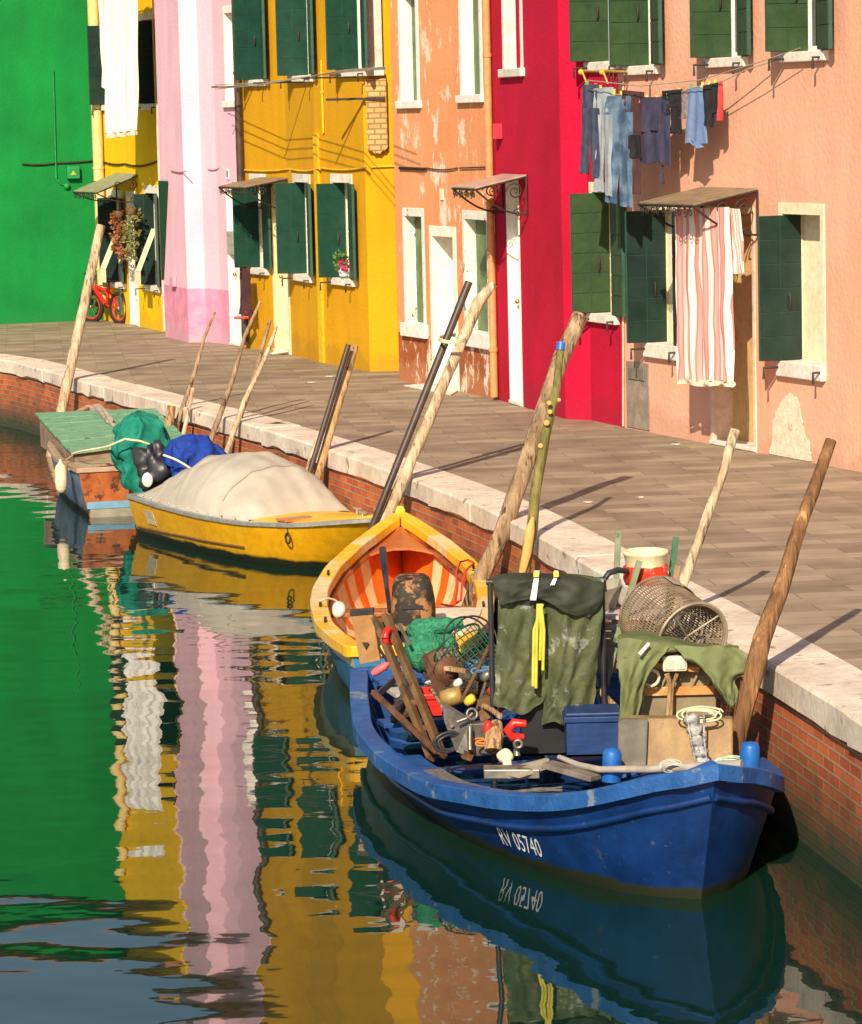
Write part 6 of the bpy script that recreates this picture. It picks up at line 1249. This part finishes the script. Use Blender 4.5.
# flowers in the ochre window
ft = thing('potted_flower', 'pink flowering plant in a white pot in the third ochre window', 'potted plant', ho.pt(2, *ho.sz(2, 341, 276, .05), .05))
c = ho.pt(2, *ho.sz(2, 343, 262, .04), .04); Z276 = ho.sz(2, 341, 276, .05)[1]
b = MB(); b.lathe(V((c.x, c.y, Z276)), [(.05, 0), (.07, .12), (.075, .13), (.06, .13), (0, .11)], 14); b.build('pot', WHITE, ft)
def leaves(mb, c, R3, n, size, rn, mi=0):
    for _ in range(n):
        while True:
            v = V((rn.uniform(-1, 1), rn.uniform(-1, 1), rn.uniform(-1, 1)))
            if v.length < 1: break
        p = V(c)+V((v.x*R3[0], v.y*R3[1], v.z*R3[2])); a = V((rn.uniform(-1, 1), rn.uniform(-1, 1), rn.uniform(-.6, 1))).normalized(); t = a.cross(V((rn.uniform(-1, 1), rn.uniform(-1, 1), .3))).normalized(); s = size*rn.uniform(.6, 1.3)
        mb.add([p, p+a*s*.5+t*s*.3, p+a*s, p+a*s*.5-t*s*.3], [(0, 1, 2, 3)], mi)
rn = random.Random(11)
b = MB(); leaves(b, c+V((-.03, -.02, .02)), (.10, .08, .12), 110, .06, rn); b.build('leaves', M('leaf_green', (.06, .14, .02), (.14, .24, .05), rough=.6, scale=20), ft)
b = MB(); leaves(b, c+V((.0, -.05, -.06)), (.08, .06, .10), 70, .06, rn); b.build('blossom', M('magenta_petals', (.62, .015, .12), (.7, .03, .18), rough=.6), ft)
# hanging plants either side of the yellow house door
for (x, y, dx, lb, mt) in ((119, 237, 6, 'reddish hanging plant left of the yellow house door', M('rust_leaves', (.24, .07, .03), (.36, .14, .05), rough=.7, scale=30)), (132, 235, 4.5, 'green hanging plant over the yellow house door', M('olive_leaves', (.12, .12, .03), (.2, .2, .05), rough=.7, scale=30))):
    c = WY_(x, y, .3, 1 if x > 128 else 0); T_ = thing('hanging_plant', lb, 'plant', c)
    b = MB()
    for k in range(9): leaves(b, c+V((random.uniform(-.07, .07), random.uniform(-.08, .08), .32-.08*k)), (.10-.004*k, .10, .07), 36, .07, rn)
    b.build('foliage', mt, T_)
    b = MB(); b.lathe(c+Z*.36, [(.05, -.06), (.09, .04), (.08, .05), (0, .0)], 12); b.tube([c+Z*.40, c+Z*.62], .006, 4); b.build('basket', BRNW, T_)
# bicycle leaning at the corner
def bicycle():
    base = G(107, 322.5); T_ = thing('bicycle', 'small red bicycle leaning against the corner of the green and yellow houses', 'bicycle', V((base.x, base.y, 0)))
    f = V((.62, -.78, 0)).normalized(); s_ = f.cross(Z); o = V((base.x-.03, base.y+.05, 0)); r = .235
    TY = M('black_tyre', (.012, .012, .012), (.02, .02, .02), rough=.8); RIM = M('red_rim', (.60, .03, .02), rough=.4); FR = M('red_frame_paint', (.70, .02, .01), rough=.3, bump=0)
    for name, c, st_ in (('front_wheel', o-f*.40+Z*r+s_*0, .25), ('rear_wheel', o+f*.42+Z*r, 0)):
        ax = (s_+f*st_).normalized(); b = MB(); b.lathe(c-ax*.04, [(0, 0), (.03, 0), (.03, .08), (0, .08)], 10, ax=ax); wo = b.build(name, STEEL, T_)
        b = MB(); b.ring(c, ax, r, .036, n=30, m=8); b.build('tyre', TY, wo); b = MB(); b.ring(c, ax, r-.045, .016, n=30, m=6); b.build('rim', RIM, wo)
        b = MB()
        for k in range(12): t = k/12*6.283; a = ax.cross(Z).normalized(); q = ax.cross(a); b.tube([c, c+(a*math.cos(t)+q*math.sin(t))*(r-.04)], .003, 3)
        b.build('spokes', STEEL, wo)
    hd_ = o-f*.28+Z*.60; st_p = o+f*.14+Z*.58; bb_ = o+f*.04+Z*.27; rw = o+f*.42+Z*r; fw = o-f*.40+Z*r
    b = MB()
    for p, q, rr in ((hd_-Z*.06, bb_, .035), (hd_-Z*.02, st_p-Z*.10, .026), (st_p, bb_, .026), (bb_, rw, .018), (st_p-Z*.08, rw, .018)): b.tube([p, q], rr, 8)
    b.build('frame', FR, T_)
    b = MB(); b.tube([hd_+Z*.06, hd_-Z*.08], .03, 8); b.tube([hd_-Z*.06+s_*.05, fw+s_*.05], .02, 6); b.tube([hd_-Z*.06-s_*.05, fw-s_*.05], .02, 6); b.build('fork', STEEL, T_)
    b = MB(); b.tube([hd_+Z*.18-s_*.22+f*.05, hd_+Z*.17-s_*.1, hd_+Z*.10, hd_+Z*.17+s_*.1, hd_+Z*.18+s_*.22+f*.05], .018, 7); b.tube([hd_+Z*.10, hd_], .018, 6); b.build('handlebar', BLACKM, T_)
    b = MB(); b.tube([st_p-Z*.04, st_p+Z*.06], .016, 6); b.blob(st_p+Z*.09+f*.02, .12, .06, .035, nz=.02); b.build('saddle', BLACKM, T_)
    b = MB(); b.tube([bb_-s_*.1-f*.09-Z*.04, bb_-s_*.06-f*.09-Z*.04, bb_-s_*.05, bb_+s_*.05, bb_+s_*.06+f*.09+Z*.04, bb_+s_*.1+f*.09+Z*.04], .012, 6); b.build('crank', STEEL, T_)
bicycle()

# a leaf and scraps on the stone
b = MB(); p = G(277, 424.5); b.add([p+V((-.09, 0, .012)), p+V((0, -.06, .03)), p+V((.10, 0, .012)), p+V((0, .06, .022))], [(0, 1, 2), (0, 2, 3)]); b.prism([p+V((-.14, 0, .01)), p+V((-.08, -.006, .014)), p+V((-.08, .006, .014))], Z*.003)
tag(b.build('leaf', M('dull_green_leaf', (.10, .13, .03), rough=.7), origin=p), 'dull green leaf lying on the pale coping behind the yellow boat', 'leaf')
SCR = M('pale_scrap', (.55, .50, .42), rough=.9)
for x, y, r_, lb in ((588, 503, .035, 'small pale scrap on the paving right of the green barked post'), (641, 498, .03, 'pale scrap on the paving left of the slim post'), (676, 445, .04, 'flat pale scrap near the foot of the salmon wall'), (330, 377, .05, 'pale scrap on the paving below the ochre house'), (311, 383, .05, 'pale smear of plaster left of the tan post top')):
    b = MB(); p = G(x, y); b.prism([p+V((r_*math.cos(t)*random.uniform(.6, 1.3), r_*math.sin(t)*random.uniform(.6, 1.3), .006)) for t in [k*.9 for k in range(7)]], Z*.006); tag(b.build('scrap', SCR, origin=p), lb, 'litter')
